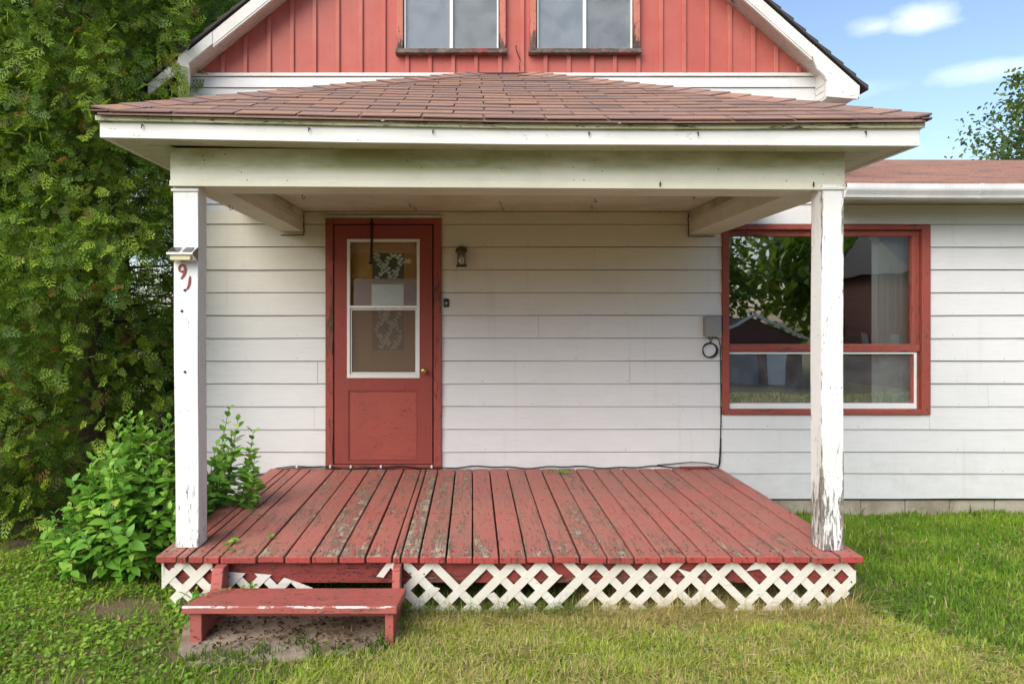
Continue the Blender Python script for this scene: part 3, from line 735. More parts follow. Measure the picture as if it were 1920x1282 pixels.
# inner door with etched pane
inn = MB().box(PX(640), PX(800), WALL + .055, WALL + .095, PZ(872), PZ(418)).build('inner_door', M['innerwood'], house)
ring('inner_moulding', M['innerwood'], inn, PX(690), PX(764), PZ(664), PZ(466), .035, WALL + .043, WALL + .057, .004)
Box('etched_pane', M['darkpane'], inn, PX(697), PX(758), WALL + .051, WALL + .0535, PZ(657), PZ(473))
b = MB(); random.seed(11)
def leafshape(b, x, z, a, L, w, y):
    ca, sa = math.cos(a), math.sin(a); pts = []
    for t, h in ((0, 0), (.3, -1), (.65, -.85), (1, 0), (.65, .85), (.3, 1)):
        pts.append((x + ca*t*L - sa*h*w, y, z + sa*t*L + ca*h*w))
    b.add(pts, [(0, 1, 2, 3, 4, 5)])
ex0, ex1 = PX(698), PX(757)
for vine in range(3):
    xc = ex0 + (ex1 - ex0) * (.2 + .3 * vine); pts = []
    for k in range(60):
        zz = PZ(656) + (PZ(474) - PZ(656)) * k / 59
        x = xc + .028 * math.sin(k * .42 + vine * 2.1)
        pts.append((min(max(x, ex0+.004), ex1-.004), WALL + .049, zz))
    b.tube(pts, .003, 4)
    for k in range(1, 59):
        p = pts[k]; side = 1 if k % 2 else -1; a = math.pi/2 - side * random.uniform(.7, 1.5); L = random.uniform(.022, .044)
        if ex0 < p[0] + math.cos(a)*L < ex1: leafshape(b, p[0], p[2], a, L, L*.33, WALL + .0485 - .0002 * (k % 3))
b.build('etched_vine', M['flower'], inn)
random.seed(7)

# ---------------- big window
wx0, wx1, wz0, wz1 = WIN
win = MB().box(wx0, wx0 + .06, WALL - .04, WALL + .03, wz0, wz1).build('window', M['trimred'], house, bevel=.004)
cz = PZ(431.5)
MB().box(wx1 - .075, wx1, WALL - .04, WALL + .03, wz0, wz1).build('side_casing', M['trimred'], win, bevel=.004)
MB().box(wx0 + .06, wx1 - .075, WALL - .04, WALL + .03, cz, wz1).build('head_casing', M['trimredx'], win, bevel=.004)
MB().box(wx0 + .06, wx1 - .075, WALL - .045, WALL + .03, wz0, PZ(766.5)).build('window_sill', M['trimredx'], win, bevel=.005)
MB().box(wx0 + .06, wx1 - .075, WALL + .0, WALL + .05, PZ(443), cz - .001).build('head_stop', M['trimredx'], win, bevel=.003)
MB().box(PX(1709), wx1 - .076, WALL + .0, WALL + .05, PZ(766), PZ(443)).build('side_jamb', M['trimred'], win, bevel=.003)
MB().box(PX(1709), PX(1716), WALL - .012, WALL - .001, PZ(645), PZ(443)).build('glazing_bead', M['trimred'], win, bevel=.003)
MB().box(wx0 + .06, PX(1722), WALL - .02, WALL + .05, PZ(659), PZ(645)).build('transom_rail', M['trimredx'], win, bevel=.004)
Box('upper_pane', M['glass'], win, wx0 + .055, PX(1710), WALL + .022, WALL + .026, PZ(646), PZ(442))
sx0, sx1 = wx0 + .06, PX(1718)
for q in ((sx0 - .006, sx0, PZ(766), PZ(660)), (sx1 - .022, sx1, PZ(766), PZ(660)), (sx0, sx1-.022, PZ(663.5), PZ(660)), (sx0, sx1-.022, PZ(766), PZ(756))):
    MB().box(q[0], q[1], WALL - .008, WALL + .03, q[2], q[3]).build('slider_frame', M['alu'], win, bevel=.002)
Box('lower_pane', M['glass_low'], win, sx0, sx1 - .02, WALL + .014, WALL + .018, PZ(757), PZ(663))
# vertical blind behind the window
bl = empty('vertical_blind', (PX(1680, 6.33), 6.33, PZ(757)), 'pale vertical blind drawn to the right side of the big red framed window', 'blind')
Box('head_rail', M['blind'], bl, PX(1630, 6.33), PX(1725, 6.33), 6.325, 6.335, PZ(448), PZ(440))
bxs = [1642] + [1655 + 4.6 * k for k in range(15)]
for i, q in enumerate(bxs):
    X = PX(q, 6.33); hw = .043; a = math.radians(12 if i == 0 else 20 + i*2 + random.uniform(-6, 6))
    dx, dy = hw * math.cos(a), hw * math.sin(a); z0_, z1_ = PZ(770, 6.33), PZ(448, 6.33)
    MB().add([(X-dx, 6.33-dy, z0_), (X, 6.334, z0_), (X+dx, 6.33+dy, z0_), (X-dx, 6.33-dy, z1_), (X, 6.334, z1_), (X+dx, 6.33+dy, z1_)], [(0,1,4,3), (1,2,5,4)]).build('blind_slat', M['blind'] if i < 10 else M['blind2'], bl)

# ---------------- upstairs windows
for wi, (a, c, z0_, z1_) in enumerate(upwin):
    w_ = MB().box(a, a + .055, WALL - .05, WALL + .04, z0_ + .03, z1_).build('upper_window', M['trimrot'], house, bevel=.004)
    MB().box(c - .055, c, WALL - .05, WALL + .04, z0_ + .03, z1_).build('side_casing', M['trimrot'], w_, bevel=.004)
    MB().box(a + .055, c - .055, WALL - .05, WALL + .04, z1_ - .055, z1_).build('head_casing', M['trimredx'], w_, bevel=.004)
    MB().box(a - .012, c + .012, WALL - .075, WALL + .04, z0_ - .01, z0_ + .03).build('window_sill', M['sillrot'], w_, bevel=.005)
    ia, ic = a + .062, c - .062
    Box('dark_gap', M['blackmetal'], w_, a + .055, c - .055, WALL + .03, WALL + .04, z0_ + .03, z1_ - .055)
    for q in ((ia, ia+.014, z0_+.033, z1_-.06), (ic-.014, ic, z0_+.033, z1_-.06), (ia+.014, ic-.014, z0_+.033, z0_+.046), ((ia+ic)/2-.014, (ia+ic)/2+.014, z0_+.046, z1_-.06)):
        MB().box(q[0], q[1], WALL - .025 , WALL + .02, q[2], q[3]).build('slider_frame', M['alu'], w_, bevel=.002)
    mid = (ia + ic) / 2
    Box('pane', M['glass_up'], w_, ia + .014, mid - .014, WALL - .004, WALL, z0_ + .046, z1_ - .06)
    Box('pane', M['glass_up'], w_, mid + .014, ic - .014, WALL - .0, WALL + .004, z0_ + .046, z1_ - .06)
    Box('curtain', M['curtain'], w_, ia + .014, mid - .014, WALL + .024, WALL + .028, z0_ + .046, z1_ - .06)
    Box('curtain', M['curtain2'], w_, mid + .014, ic - .014, WALL + .024, WALL + .028, z0_ + .046, z1_ - .06)

# ================================================================ PORCH
porch = empty('porch', (0.2, 5.0, 0), 'front porch with peeling red plank floor, two white posts and a brown shingled hip roof', 'porch')
DT = CAMH - 1.325
DF = 3.925
gaps = [289, 331, 351, 381, 412, 481, 533, 583, 635, 685, 735, 751, 785, 836, 886, 936, 987, 1038, 1088, 1138, 1189, 1240, 1288, 1324, 1372, 1419, 1470, 1522, 1575, 1621]
bad = {5, 7, 11, 12, 13, 16, 19, 21}
deck = MB()
for yj in (4.0, 4.75, 5.45, 6.12): deck.box(PX(303, 3.96), PX(1604, 3.96), yj + .005, yj + .045, .165, DT - .038)
for xs_ in (-1.62, .2, 2.02): deck.box(xs_, xs_ + .09, 4.06, 4.15, -.1, .165)
deck = deck.build('deck_framing', M['rim'], porch)
for i, (a, c) in enumerate(zip(gaps, gaps[1:])):
    xa, xb = PX(a, DF) + random.uniform(.0045, .007), PX(c, DF) - random.uniform(.0045, .007)
    jf, jz = random.uniform(-.010, .006), random.uniform(-.0015, .0015)
    b = MB(); n = 8; vs = []; ph = random.uniform(0, 6); bow = random.uniform(-.0022, .0022)
    for k in range(n + 1):
        y = DF + jf + (WALL - .03 - DF - jf) * k / n; o_ = bow * math.sin(math.pi * k / n); w_ = .0012 * math.sin(y * 5 + ph)
        zt = DT + jz + w_ + (-.004 if k == 0 else 0)
        vs += [(xa + o_, y, zt - .036), (xb + o_, y, zt - .036), (xb + o_, y, zt - .002), ((xa+xb)/2 + o_, y, zt), (xa + o_, y, zt - .002)]
    fs = [(0, 1, 2, 3, 4), tuple(n*5+q for q in (4, 3, 2, 1, 0))]
    for k in range(n): fs += [(k*5+(j+1) % 5, k*5+j, (k+1)*5+j, (k+1)*5+(j+1) % 5) for j in range(5)]
    b.add(vs, fs); b.fm[0] = 1
    b.build('deck_board', [M['deck_bad'] if i in bad else M['deck'], M['deck_end']], deck, bevel=.004, seg=2)
Box('rim_joist', M['rim'], porch, PX(303, 3.98), PX(1603, 3.98), 3.975, 4.004, .168, DT - .038, .003)
Box('side_joist', M['rim'], porch, PX(1603, 3.98) - .03, PX(1603, 3.98), 4.005, 6.1, .168, DT - .038, .003)
Box('side_joist', M['rim'], porch, PX(303, 3.98), PX(303, 3.98) + .03, 4.005, 6.1, .168, DT - .038, .003)

nb = MB()
for i, (a, c) in enumerate(zip(gaps, gaps[1:])):
    xa, xb = PX(a, DF), PX(c, DF)
    for yy in (4.02, 4.775, 5.475):
        for fx in ((.25, .75) if xb - xa > .1 else (.5,)):
            X = xa + (xb-xa)*fx + random.uniform(-.006, .006); Y = yy + random.uniform(-.012, .012)
            nb.lathe([(.0045, 0), (.0042, .0022)], (X, Y, DT - .001), 'Z', 6)
nb = nb.build('nail_heads', M['rust'], deck); nb['kind'] = 'stuff'
# posts
def post(pxs, Y, ybase, worn):
    (t0, t1, b0, b1) = pxs; d = .132; zb, zt_ = DT - .002, 2.40
    x0, x1, u0, u1 = PX(b0, Y), PX(b1, Y), PX(t0, Y), PX(t1, Y)
    b = MB(); n = 10; vs = []
    for k in range(n + 1):
        t = k / n; a = x0 + (u0-x0)*t; c = x1 + (u1-x1)*t; z = zb + (zt_-zb)*t; w = .002*math.sin(t*9)
        vs += [(a+w, Y, z), (c+w, Y, z), (c+w, Y+d, z), (a+w, Y+d, z)]
    fs = [(3, 2, 1, 0), tuple(n*4+q for q in range(4))]
    for k in range(n): fs += [(k*4+j, k*4+(j+1) % 4, (k+1)*4+(j+1) % 4, (k+1)*4+j) for j in range(4)]
    o = b.add(vs, fs).build('post', M['post_worn'] if worn else M['post'], porch, bevel=.004, seg=2)
    MB().box(u0 - .008, u1 + .008, Y - .010, Y + d + .008, zt_ - .03, zt_ - .012).build('post_collar', M['white'], o, bevel=.004)
    return o
post((324, 371, 329, 372), 4.07, 1027, False)
post((1541, 1582, 1540, 1582), 4.02, 1033, True)
# beams (boxed)
btilt = lambda x: interp(x, [-1.73, 2.15], [.011, -.011])
BB = 2.39; ST = 2.606
XL, XR = PX(319, 4.05), PX(1588, 4.03)
MB().prism_yz([(4.05, BB), (4.31, BB), (4.31, ST - .03), (4.05, ST + .0)][::-1], XL, XR, btilt, 12).build('front_beam', M['beam'], porch, bevel=.003)
MB().prism_yz([(4.042, BB - .004), (4.0497, BB - .004), (4.0497, BB + .028), (4.042, BB + .028)][::-1], XL - .002, XR + .002, btilt, 12).build('beam_trim', M['beam'], porch, bevel=.002)
def side_beam(x0, x1, inner):
    b = MB(); n = 6; vs = []
    for k in range(n + 1):
        y = 4.3105 + (WALL - .021 - 4.3105) * k / n; zb = BB + btilt(x0) - .012 * k / n
        vs += [(x0, y, zb), (x1, y, zb), (x1, y, ST - .04), (x0, y, ST - .04)]
    fs = [(0, 1, 2, 3), tuple(n*4+q for q in (3, 2, 1, 0))]
    for k in range(n): fs += [(k*4+(j+1) % 4, k*4+j, (k+1)*4+j, (k+1)*4+(j+1) % 4) for j in range(4)]
    o = b.add(vs, fs).build('side_beam', M['beam'], porch, bevel=.003)
    xi = inner
    MB().box(xi - .006, xi + .006, 4.315, WALL - .025, BB + .10, BB + .112).build('beam_moulding', M['soffit'], o)
side_beam(PX(528), PX(570), PX(570)); side_beam(PX(1290), PX(1345), PX(1290))
# ceiling boards
cz0 = PZ(398)
y = 4.311; 
ceil_ = MB().box(PX(570), PX(1290), 4.311, WALL - .02, cz0 + .012, cz0 + .025).build('ceiling', M['soffit'], porch)
yw = (WALL - .02 - 4.311) / 5
for k in range(5):
    MB().box(PX(570) + .001, PX(1290) - .001, 4.311 + k*yw + .0015, 4.311 + (k+1)*yw - .0015, cz0 + random.uniform(0, .003), cz0 + .012).build('ceiling_board', M['soffit'], ceil_, bevel=.003)
Box('ceiling_moulding', M['soffit'], porch, PX(570) + .002, PX(1290) - .002, WALL - .04, WALL - .02, cz0 - .018, cz0 - .001, .005)
# dark ragged caulk line where the side beams meet the wall
for (xa, xb, zz0, zz1) in ((PX(569), PX(573), PZ(441), PZ(400)), (PX(1287), PX(1291), PZ(443), PZ(400))):
    b = MB(); pts = [((xa+xb)/2 + random.uniform(-.003, .003), WALL - .026, zz0 + (zz1 - zz0) * k / 12) for k in range(13)]
    b.tube(pts, .004, 5).build('caulk_line', M['blackmetal'], porch)
for (xa, xb, z_) in ((PX(528), PX(571), PZ(441.5)), (PX(1289), PX(1338), PZ(444))):
    MB().tube([(xa + (xb-xa)*k/8, WALL - .026, z_ + random.uniform(-.002, .002)) for k in range(9)], .0035, 5).build('caulk_line', M['blackmetal'], porch)

# eave
FY = 3.85; FL, FR = PX(187, FY), PX(1725, FY)
xs_f = [FL, PX(640, FY), PX(960, FY), PX(1280, FY), FR]
fb = lambda x: interp(x, xs_f, [PZ(258, FY), PZ(267, FY), PZ(271, FY), PZ(272, FY), PZ(274, FY)])
EX0, EX1, EYF = PX(170, 3.79), PX(1748, 3.79), 3.79
ft = lambda x: interp(x, [EX0, PX(640, EYF), PX(960, EYF), PX(1300, EYF), EX1], [PZ(210, EYF), PZ(219.5, EYF), PZ(225, EYF), PZ(226.5, EYF), PZ(224, EYF)])
def strip(name, mat, parent, y0, y1, x0, x1, lo, hi, n=24, bevel=.002):
    b = MB(); vs = []
    for k in range(n + 1):
        x = x0 + (x1-x0)*k/n
        vs += [(x, y0, lo(x)), (x, y1, lo(x)), (x, y1, hi(x)), (x, y0, hi(x))]
    fs = [(0, 1, 2, 3), tuple(n*4+q for q in (3, 2, 1, 0))]
    for k in range(n): fs += [(k*4+(j+1) % 4, k*4+j, (k+1)*4+j, (k+1)*4+(j+1) % 4) for j in range(4)]
    return b.add(vs, [tuple(reversed(q)) for q in fs]).build(name, mat, parent, bevel=bevel)
strip('front_fascia', M['fascia'], porch, FY, FY + .022, FL, FR, fb, lambda x: ft(x) - .034)
strip('drip_edge', M['drip'], porch, FY - .022, FY + .022, FL - .015, FR + .015, lambda x: ft(x) - .0335, lambda x: ft(x) - .006)
for x0, x1, nm in ((FL, FL + .022, 1), (FR - .022, FR, -1)):
    zb_, zt_ = fb(x0), ft(x0) - .034
    MB().box(x0, x1, FY + .0225, WALL - .02, zb_, zt_).build('side_fascia', M['fascia'], porch, bevel=.002)
    xe = x0 - .012 if nm > 0 else x0 - .0
    MB().box(x0 - (.02 if nm > 0 else 0), x1 + (0 if nm > 0 else .02), FY + .0225, WALL - .02, zt_ + .001, zt_ + .028).build('drip_edge', M['drip'], porch)
# soffit: front strip and two side strips of two boards each
strip('front_soffit', M['soffit'], porch, FY + .022, 4.049, FL + .022, FR - .022, lambda x: fb(x) + .010, lambda x: fb(x) + .022)
for s_, xa, xb in ((1, FL + .022, XL), (-1, XR, FR - .022)):
    xm = (xa + xb) / 2
    for q0, q1 in ((xa, xm - .003), (xm + .003, xb - .0)):
        z_ = (fb(q0) + fb(q1)) / 2 + random.uniform(.008, .012)
        MB().box(q0, q1, 4.0495, WALL - .02, z_, z_ + .012).build('soffit_board', M['soffit'], porch, bevel=.002)

# porch roof
TZ = PZ(142); TX0, TX1 = PX(893), PX(992)
def rp(X, t, up=0.0):      # point on the front slope; up = height above it
    e = ft(X if True else X); return (X, EYF + (WALL - .015 - EYF) * t, e + .006 + (TZ - e) * t + up)
def hipL(t): return EX0 + (TX0 - EX0) * t
def hipR(t): return EX1 + (TX1 - EX1) * t
# sheathing
b = MB(); n = 16; vs = []
for k in range(n + 1):
    u = k / n; X0 = EX0 + .03 + (EX1 - EX0 - .06) * u; X1 = TX0 + (TX1 - TX0) * u
    a = rp(X0, .004, -.008); c = (X1, WALL - .012, TZ - .02); vs += [a, c, (a[0], a[1], a[2] - .012), (c[0], c[1], c[2] - .02)]
fs = []
for k in range(n): fs += [(k*4, (k+1)*4, (k+1)*4+1, k*4+1), (k*4+2, k*4+3, (k+1)*4+3, (k+1)*4+2), (k*4, k*4+2, (k+1)*4+2, (k+1)*4)]
proof = b.add(vs, fs).build('porch_roof', M['shingle'], porch)
NC = 18
def fz(X, t):              # true plane height: interpolate eave sag along the course
    # X on the course maps back to the eave
    l, r = hipL(t), hipR(t); u = (X - l) / max(r - l, 1e-3); Xe = EX0 + (EX1 - EX0) * u
    e = ft(Xe); return e + (TZ - e) * t
for c in range(NC):
    t0, t1 = c / NC, min((c + 1.18) / NC, 1.0)
    off = (.1667 if c % 2 else 0) + random.uniform(-.012, .012); x = -2.6 + off
    while x < 3:
        xa, xb = x + .004, x + .3293; x += .3333
        poly = clip_convex([(xa, t0), (xb, t0), (xb, t1), (xa, t1)], [(EX0, 0), (EX1, 0), (TX1, 1), (TX0, 1)])
        if len(poly) < 3 or (max(p[0] for p in poly) - min(p[0] for p in poly)) < .02: continue
        j = random.uniform(-.0015, .003); jt = random.uniform(-.0015, .0015); jl = random.uniform(-.001, .002)
        top, bot = [], []
        for (X, t) in poly:
            f_ = (t - t0) / (t1 - t0); h = .0108 + j*.6 + jl * (X - xa) / .33 - .0085 * f_
            Y = EYF + (WALL - .015 - EYF) * (t + (jt if f_ < .01 else 0)); z = fz(X, t)
            top.append((X, Y, z + h)); bot.append((X, Y, z + h - .0065))
        k = len(poly); fs = [tuple(range(k)), tuple(range(2*k-1, k-1, -1))] + [(q, q+k, (q+1) % k+k, (q+1) % k) for q in range(k)]
        mb = MB().add(top + bot, fs); mb.fm = [0, 1] + [1] * k
        mb.build('shingle', [M['shingle'], M['shingle_edge']], proof)
# hip caps
for side in (1, -1):
    A = Vector((EX0 if side > 0 else EX1, EYF, ft(EX0 if side > 0 else EX1) + .004)); Bp = Vector((TX0 if side > 0 else TX1, WALL - .02, TZ + .005))
    L = (Bp - A).length; n = int(L / .15); d = (Bp - A) / L
    for k in range(n):
        p0 = A + d * (L * k / n); p1 = A + d * min(L, L * k / n + .26)
        w = .125 + random.uniform(-.01, .01); tw = random.uniform(-.02, .02); w2 = min(w, .125)
        def pt(p, sx, sy, up): return (p.x + sx * side, p.y + sy, p.z + up)
        h0, h1 = .026 + random.uniform(-.002, .003), .018
        V_ = [pt(p0, w+tw, 0, h0-.018), pt(p0, .0, .0, h0+.004), pt(p0, 0, w-tw, h0-.018), pt(p1, w, 0, h1-.018), pt(p1, 0, 0, h1), pt(p1, 0, w, h1-.018)]
        if side > 0: V_[0] = pt(p0, w+tw, -.0, h0-.020); V_[2] = pt(p0, -.0, w*.9, h0-.03)
        V2 = [(a, b_, c_ - .009) for a, b_, c_ in V_]
        f_ = [(0, 3, 4, 1), (1, 4, 5, 2), (6, 7, 10, 9), (7, 8, 11, 10), (0, 1, 7, 6), (1, 2, 8, 7), (0, 6, 9, 3), (2, 5, 11, 8)]
        mb = MB().add(V_ + V2, f_); mb.fm = [0, 0, 1, 1, 1, 1, 1, 1]; mb.build('hip_shingle', [M['shingle'], M['shingle_edge']], proof)
# side slopes of the porch roof (seen edge on)
for side in (1, -1):
    b = MB(); EX = EX0 if side > 0 else EX1; TX = TX0 if side > 0 else TX1; e = ft(EX)
    for c in range(NC):
        t0, t1 = c / NC, min(1, (c + 1.1) / NC)
        ya = EYF + (WALL - .02 - EYF) * t0; yb_ = EYF + (WALL - .02 - EYF) * t1
        xa = EX + (TX - EX) * t0; xb_ = EX + (TX - EX) * t1; za = e + (TZ - e) * t0; zb = e + (TZ - e) * t1
        b.add([(xa, ya, za + .012), (xa, WALL - .02, za + .012), (xb_, WALL - .02, zb + .002), (xb_, yb_, zb + .002), (xa, ya, za), (xa, WALL - .02, za)], [(0, 1, 2, 3), (0, 4, 5, 1)])
    b.build('side_slope_shingles', M['shingle_far'], proof)['kind'] = 'stuff'
# black flashing at the ridge
b = MB(); b.box(PX(872), PX(1020), WALL - .045, WALL - .0265, PZ(143), PZ(139.5)); b.build('flashing', M['black'], porch)
# bent nails with drips in the fascia
for q in (268, 580, 812, 1104, 1308, 1622):
    X = PX(q, FY); z_ = ft(X) - .05
    o = MB().tube([(X, FY - .012, z_), (X, FY + .01, z_)], .004, 6).tube([(X, FY - .012, z_), (X - .002, FY - .014, z_ - .02)], .003, 5).build('nail', M['rust'], porch)
for k in range(26):
    X = random.uniform(-1.65, 2.05); z_ = random.choice([BB + .03, BB + .10, BB + .17]) + random.uniform(-.02, .02)
    MB().tube([(X, 4.046, z_), (X, 4.06, z_)], .0032, 6).build('nail', M['rust'], porch)
for (q, zq) in ((348, 600), (338, 580)):
    pass

# ---------------- lattice skirt
LY = 3.955
lat = MB().box(PX(303, LY), PX(303, LY) + .012, LY, LY + .012, .19, DT - .04).build('lattice_skirt', M['lattice'], porch)
def LX(x): return PX(x, LY)
def LZ(y): return PZ(y, LY)
regA = [(LX(303), LZ(1103)), (LX(346), LZ(1150)), (LX(398), LZ(1150)), (LX(398), LZ(1054)), (LX(303), LZ(1054))]
regB = [(LX(424), LZ(1152)), (LX(752), LZ(1152)), (LX(752), LZ(1092)), (LX(520), LZ(1078)), (LX(470), LZ(1060)), (LX(424), LZ(1056))]
regC = [(LX(757), LZ(1153)), (LX(1566), LZ(1143)), (LX(1605), LZ(1100)), (LX(1605), LZ(1054)), (LX(757), LZ(1054))]
pitch = .1075; wdt = .046
cut = {}   # broken slats: (direction, index) -> (keep from, keep to) measured by height
cuts = {(1, 16): (None, LZ(1100)), (0, 23): (LZ(1083), None), (1, 19): (LZ(1078), None), (0, 12): (None, LZ(1086)), (1, 24): (None, LZ(1096)), (0, 29): (LZ(1092), None), (0, 31): (None, LZ(1078)), (1, 33): (LZ(1086), None), (0, 16): (None, LZ(1072)), (1, 38): (None, LZ(1072))}
for reg in (regA, regB, regC):
    for dirn in (0, 1):
        s_ = 1 if dirn == 0 else -1
        for k in range(-20, 60):
            x0 = -2.2 + k * pitch * math.sqrt(2)
            jx = (0 if reg is regC else (.05 if reg is regB else -.02))
            cx = x0 + jx; hw = wdt / 2 * math.sqrt(2) * (1 + random.uniform(-.04, .04))
            H = .40; zz = -.02
            poly = [(cx - hw, zz), (cx + hw, zz), (cx + hw + s_*H, zz + H), (cx - hw + s_*H, zz + H)]
            poly = clip_convex(poly, reg)
            ct = cuts.get((dirn, k)) if reg is regC else None
            if ct and poly:
                nz = random.uniform(-.3, .3)
                if ct[1] is not None: poly = clip(poly, nz, 1, ct[1] + nz * cx)
                if len(poly) >= 3 and ct[0] is not None: poly = clip(poly, nz, -1, -ct[0] + nz * cx)
            if len(poly) < 3: continue
            area = abs(sum(poly[i][0]*poly[(i+1) % len(poly)][1] - poly[(i+1) % len(poly)][0]*poly[i][1] for i in range(len(poly)))) / 2
            if area < .0006: continue
            y0 = LY + (.0 if dirn == 0 else .0035) + random.uniform(-.0008, .0008)
            MB().prism_xz(poly, y0, y0 + .005).build('lattice_slat', M['lattice'], lat)
# a loose broken piece hanging by the step
MB().prism_xz([(LX(706), LZ(1080)), (LX(719), LZ(1082)), (LX(738), LZ(1056)), (LX(726), LZ(1054))], LY - .004, LY + .001).build('lattice_slat', M['lattice'], lat)
MB().prism_xz([(LX(728), LZ(1054)), (LX(740), LZ(1054)), (LX(744), LZ(1066)), (LX(738), LZ(1070))], LY - .009, LY - .0045).build('lattice_slat', M['lattice'], lat)
for q, r_ in ((325, 1062), (337, 1078), (434, 1062), (769, 1074), (795, 1075), (1564, 1068), (1596, 1090), (617, 1089)):
    MB().lathe([(.004, 0), (.004, .004)], (LX(q), LY - .0005, LZ(r_)), 'Y', 8).build('screw', M['blackmetal'], lat)

# ================================================================ STEP, SLAB
step = empty('wooden_step', (-.9, 3.7, 0.02), 'low red wooden step in front of the porch with white showing along its edge', 'step')
SZ = 1.66 - (1137 - 592) * 3.53 / F
sa, sb = 3.53, 3.775
tp = [(PX(340, sa), sa), (PX(744, sa), sa), (PX(762, sb), sb), (PX(402, sb), sb)]
b = MB(); b.add([(x, y, SZ - .038 + .001) for x, y in tp] + [(x, y, SZ) for x, y in tp], [(3, 2, 1, 0), (4, 5, 6, 7), (0, 1, 5, 4), (1, 2, 6, 5), (2, 3, 7, 6), (3, 0, 4, 7)])
b.build('tread', M['step'], step, bevel=.005, seg=2)
def worn_edge():
    t = NT('worn_white_edge'); p = t.pos(); n = t.noise(t.map(p, (.5, 1, 1)), 24, 5, .7, .4)
    c = t.mix(t.step(n, .47, .52), (.38, .09, .07), (.72, .66, .62)); return t.bsdf(c, .7)
M['wornedge'] = worn_edge()
b = MB(); n = 60; vs = []; 
for k in range(n + 1):
    t = k / n; x = tp[0][0] + .004 + (tp[1][0] - tp[0][0] - .008) * t; w1 = .003 + .010 * abs(mnoise.noise(Vector((x*9, 1, 0)))); w2 = .002 + .007 * abs(mnoise.noise(Vector((x*13, 5, 0))))
    vs += [(x, sa + .004 + w1, SZ + .0008), (x, sa + .0036, SZ + .0008), (x, sa - .0008, SZ - .0042), (x, sa - .0008, SZ - .004 - w2)]
fs = [(k*4+j, k*4+j+1, (k+1)*4+j+1, (k+1)*4+j) for k in range(n) for j in range(3)]
b.add(vs, [tuple(reversed(q)) for q in fs]).build('worn_edge', M['wornedge'], step)
for (x0, x1) in ((PX(355, 3.556), PX(378, 3.556)), (PX(722, 3.556), PX(738, 3.556))):
    pts = [(3.556, .005), (3.76, .005), (3.80, .05), (3.97, .12), (3.97, DT - .045), (3.90, DT - .045), (3.865, DT - .05), (3.80, SZ + .01), (3.776, SZ - .038), (3.556, SZ - .038)]
    # side board in two pieces: leg under the tread, upright behind it
    MB().prism_yz([(3.556, .012), (3.772, .012), (3.772, SZ - .0385), (3.556, SZ - .0385)], x0, x1).build('leg', M['step'], step, bevel=.003)
    MB().prism_yz([(3.778, .012), (3.945, .012), (3.945, DT - .045), (3.86, DT - .045)], x0 + .003, x1 + .003).build('upright', M['step'], step, bevel=.003)
MB().box(PX(380, 3.6), PX(720, 3.6), 3.70, 3.725, SZ - .12, SZ - .04).build('cross_rail', M['step'], step, bevel=.003)
slab = MB(); random.seed(5)
out = []
for (qx, qy) in ((345, 1170), (335, 1215), (352, 1240), (420, 1243), (500, 1236), (560, 1228), (640, 1226), (716, 1215), (748, 1190), (752, 1150), (600, 1142), (400, 1142)):
    Yq = 1.632 * F / (qy - 592); out.append((PX(qx, Yq), Yq))
n = len(out); slab.add([(x, y, .028 + random.uniform(-.002, .002)) for x, y in out] + [(x + random.uniform(-.01, .01), y - .01, -.03) for x, y in out] + [(np.mean([q[0] for q in out]), np.mean([q[1] for q in out]), .03)],
    [(i, (i+1) % n, 2*n) for i in range(n)] + [(i, i+n, (i+1) % n+n, (i+1) % n) for i in range(n)])
sl_o = slab.build('concrete_slab', M['slab']); prop(sl_o, 'worn grey-brown concrete slab on the ground under the red wooden step', 'slab')
random.seed(7)

# ================================================================ SMALL THINGS ON THE WALL AND POSTS
def unit(name, label, cat, loc, group=None): return empty(name, loc, label, cat, group)
# wall lamp
lx, lz = PX(865.5), PZ(482)
lamp = unit('wall_lamp', 'small dark bronze caged lantern on the siding right of the red door', 'lamp', (lx, WALL - .02, lz))
MB().box(lx - .03, lx + .03, WALL - .03, WALL - .012, lz + .0, lz + .085).build('backplate', M['bronze'], lamp, bevel=.006)
lp = (lx, WALL - .085, lz)
MB().lathe([(.052, .035), (.052, .05), (.045, .068), (.03, .082), (.01, .088)], lp, 'Z', 20).tube([(lx, WALL - .03, lz + .06), (lx, WALL - .08, lz + .06)], .012, 8).build('lamp_hood', M['bronze'], lamp, smooth=False)
MB().lathe([(.030, -.075), (.036, -.06), (.036, .034)], lp, 'Z', 16).build('lamp_glass', M['lampglass'], lamp, smooth=True)
b = MB()
for k in range(4):
    a = math.pi/4 + k*math.pi/2; x, y = lx + .045*math.cos(a), WALL - .085 + .045*math.sin(a)
    b.tube([(x, y, lz + .04), (x, y, lz - .088)], .0042, 6)
for zz in (-.075, -.086): b.tube([(lx + .045*math.cos(a), WALL - .085 + .045*math.sin(a), lz + zz) for a in [2*math.pi*k/16 for k in range(17)]], .0035, 5)
b.tube([(lx - .04, WALL - .085, lz - .088), (lx - .04, WALL - .085, lz - .1)], .004, 5)
b.build('cage', M['bronze'], lamp)
# doorbell
bx_, bz_ = PX(837), PZ(568)
db = unit('doorbell', 'small black doorbell button on the siding between door and wall lamp', 'doorbell', (bx_, WALL - .02, bz_))
MB().box(bx_ - .023, bx_ + .023, WALL - .036, WALL - .008, bz_ - .037, bz_ + .037).build('bell_housing', M['black'], db, bevel=.011, seg=3)
MB().lathe([(.014, 0), (.014, .003), (.010, .005)], (bx_, WALL - .0365, bz_ - .004), 'Y', 16).build('bell_button', M['greyplastic'], db)
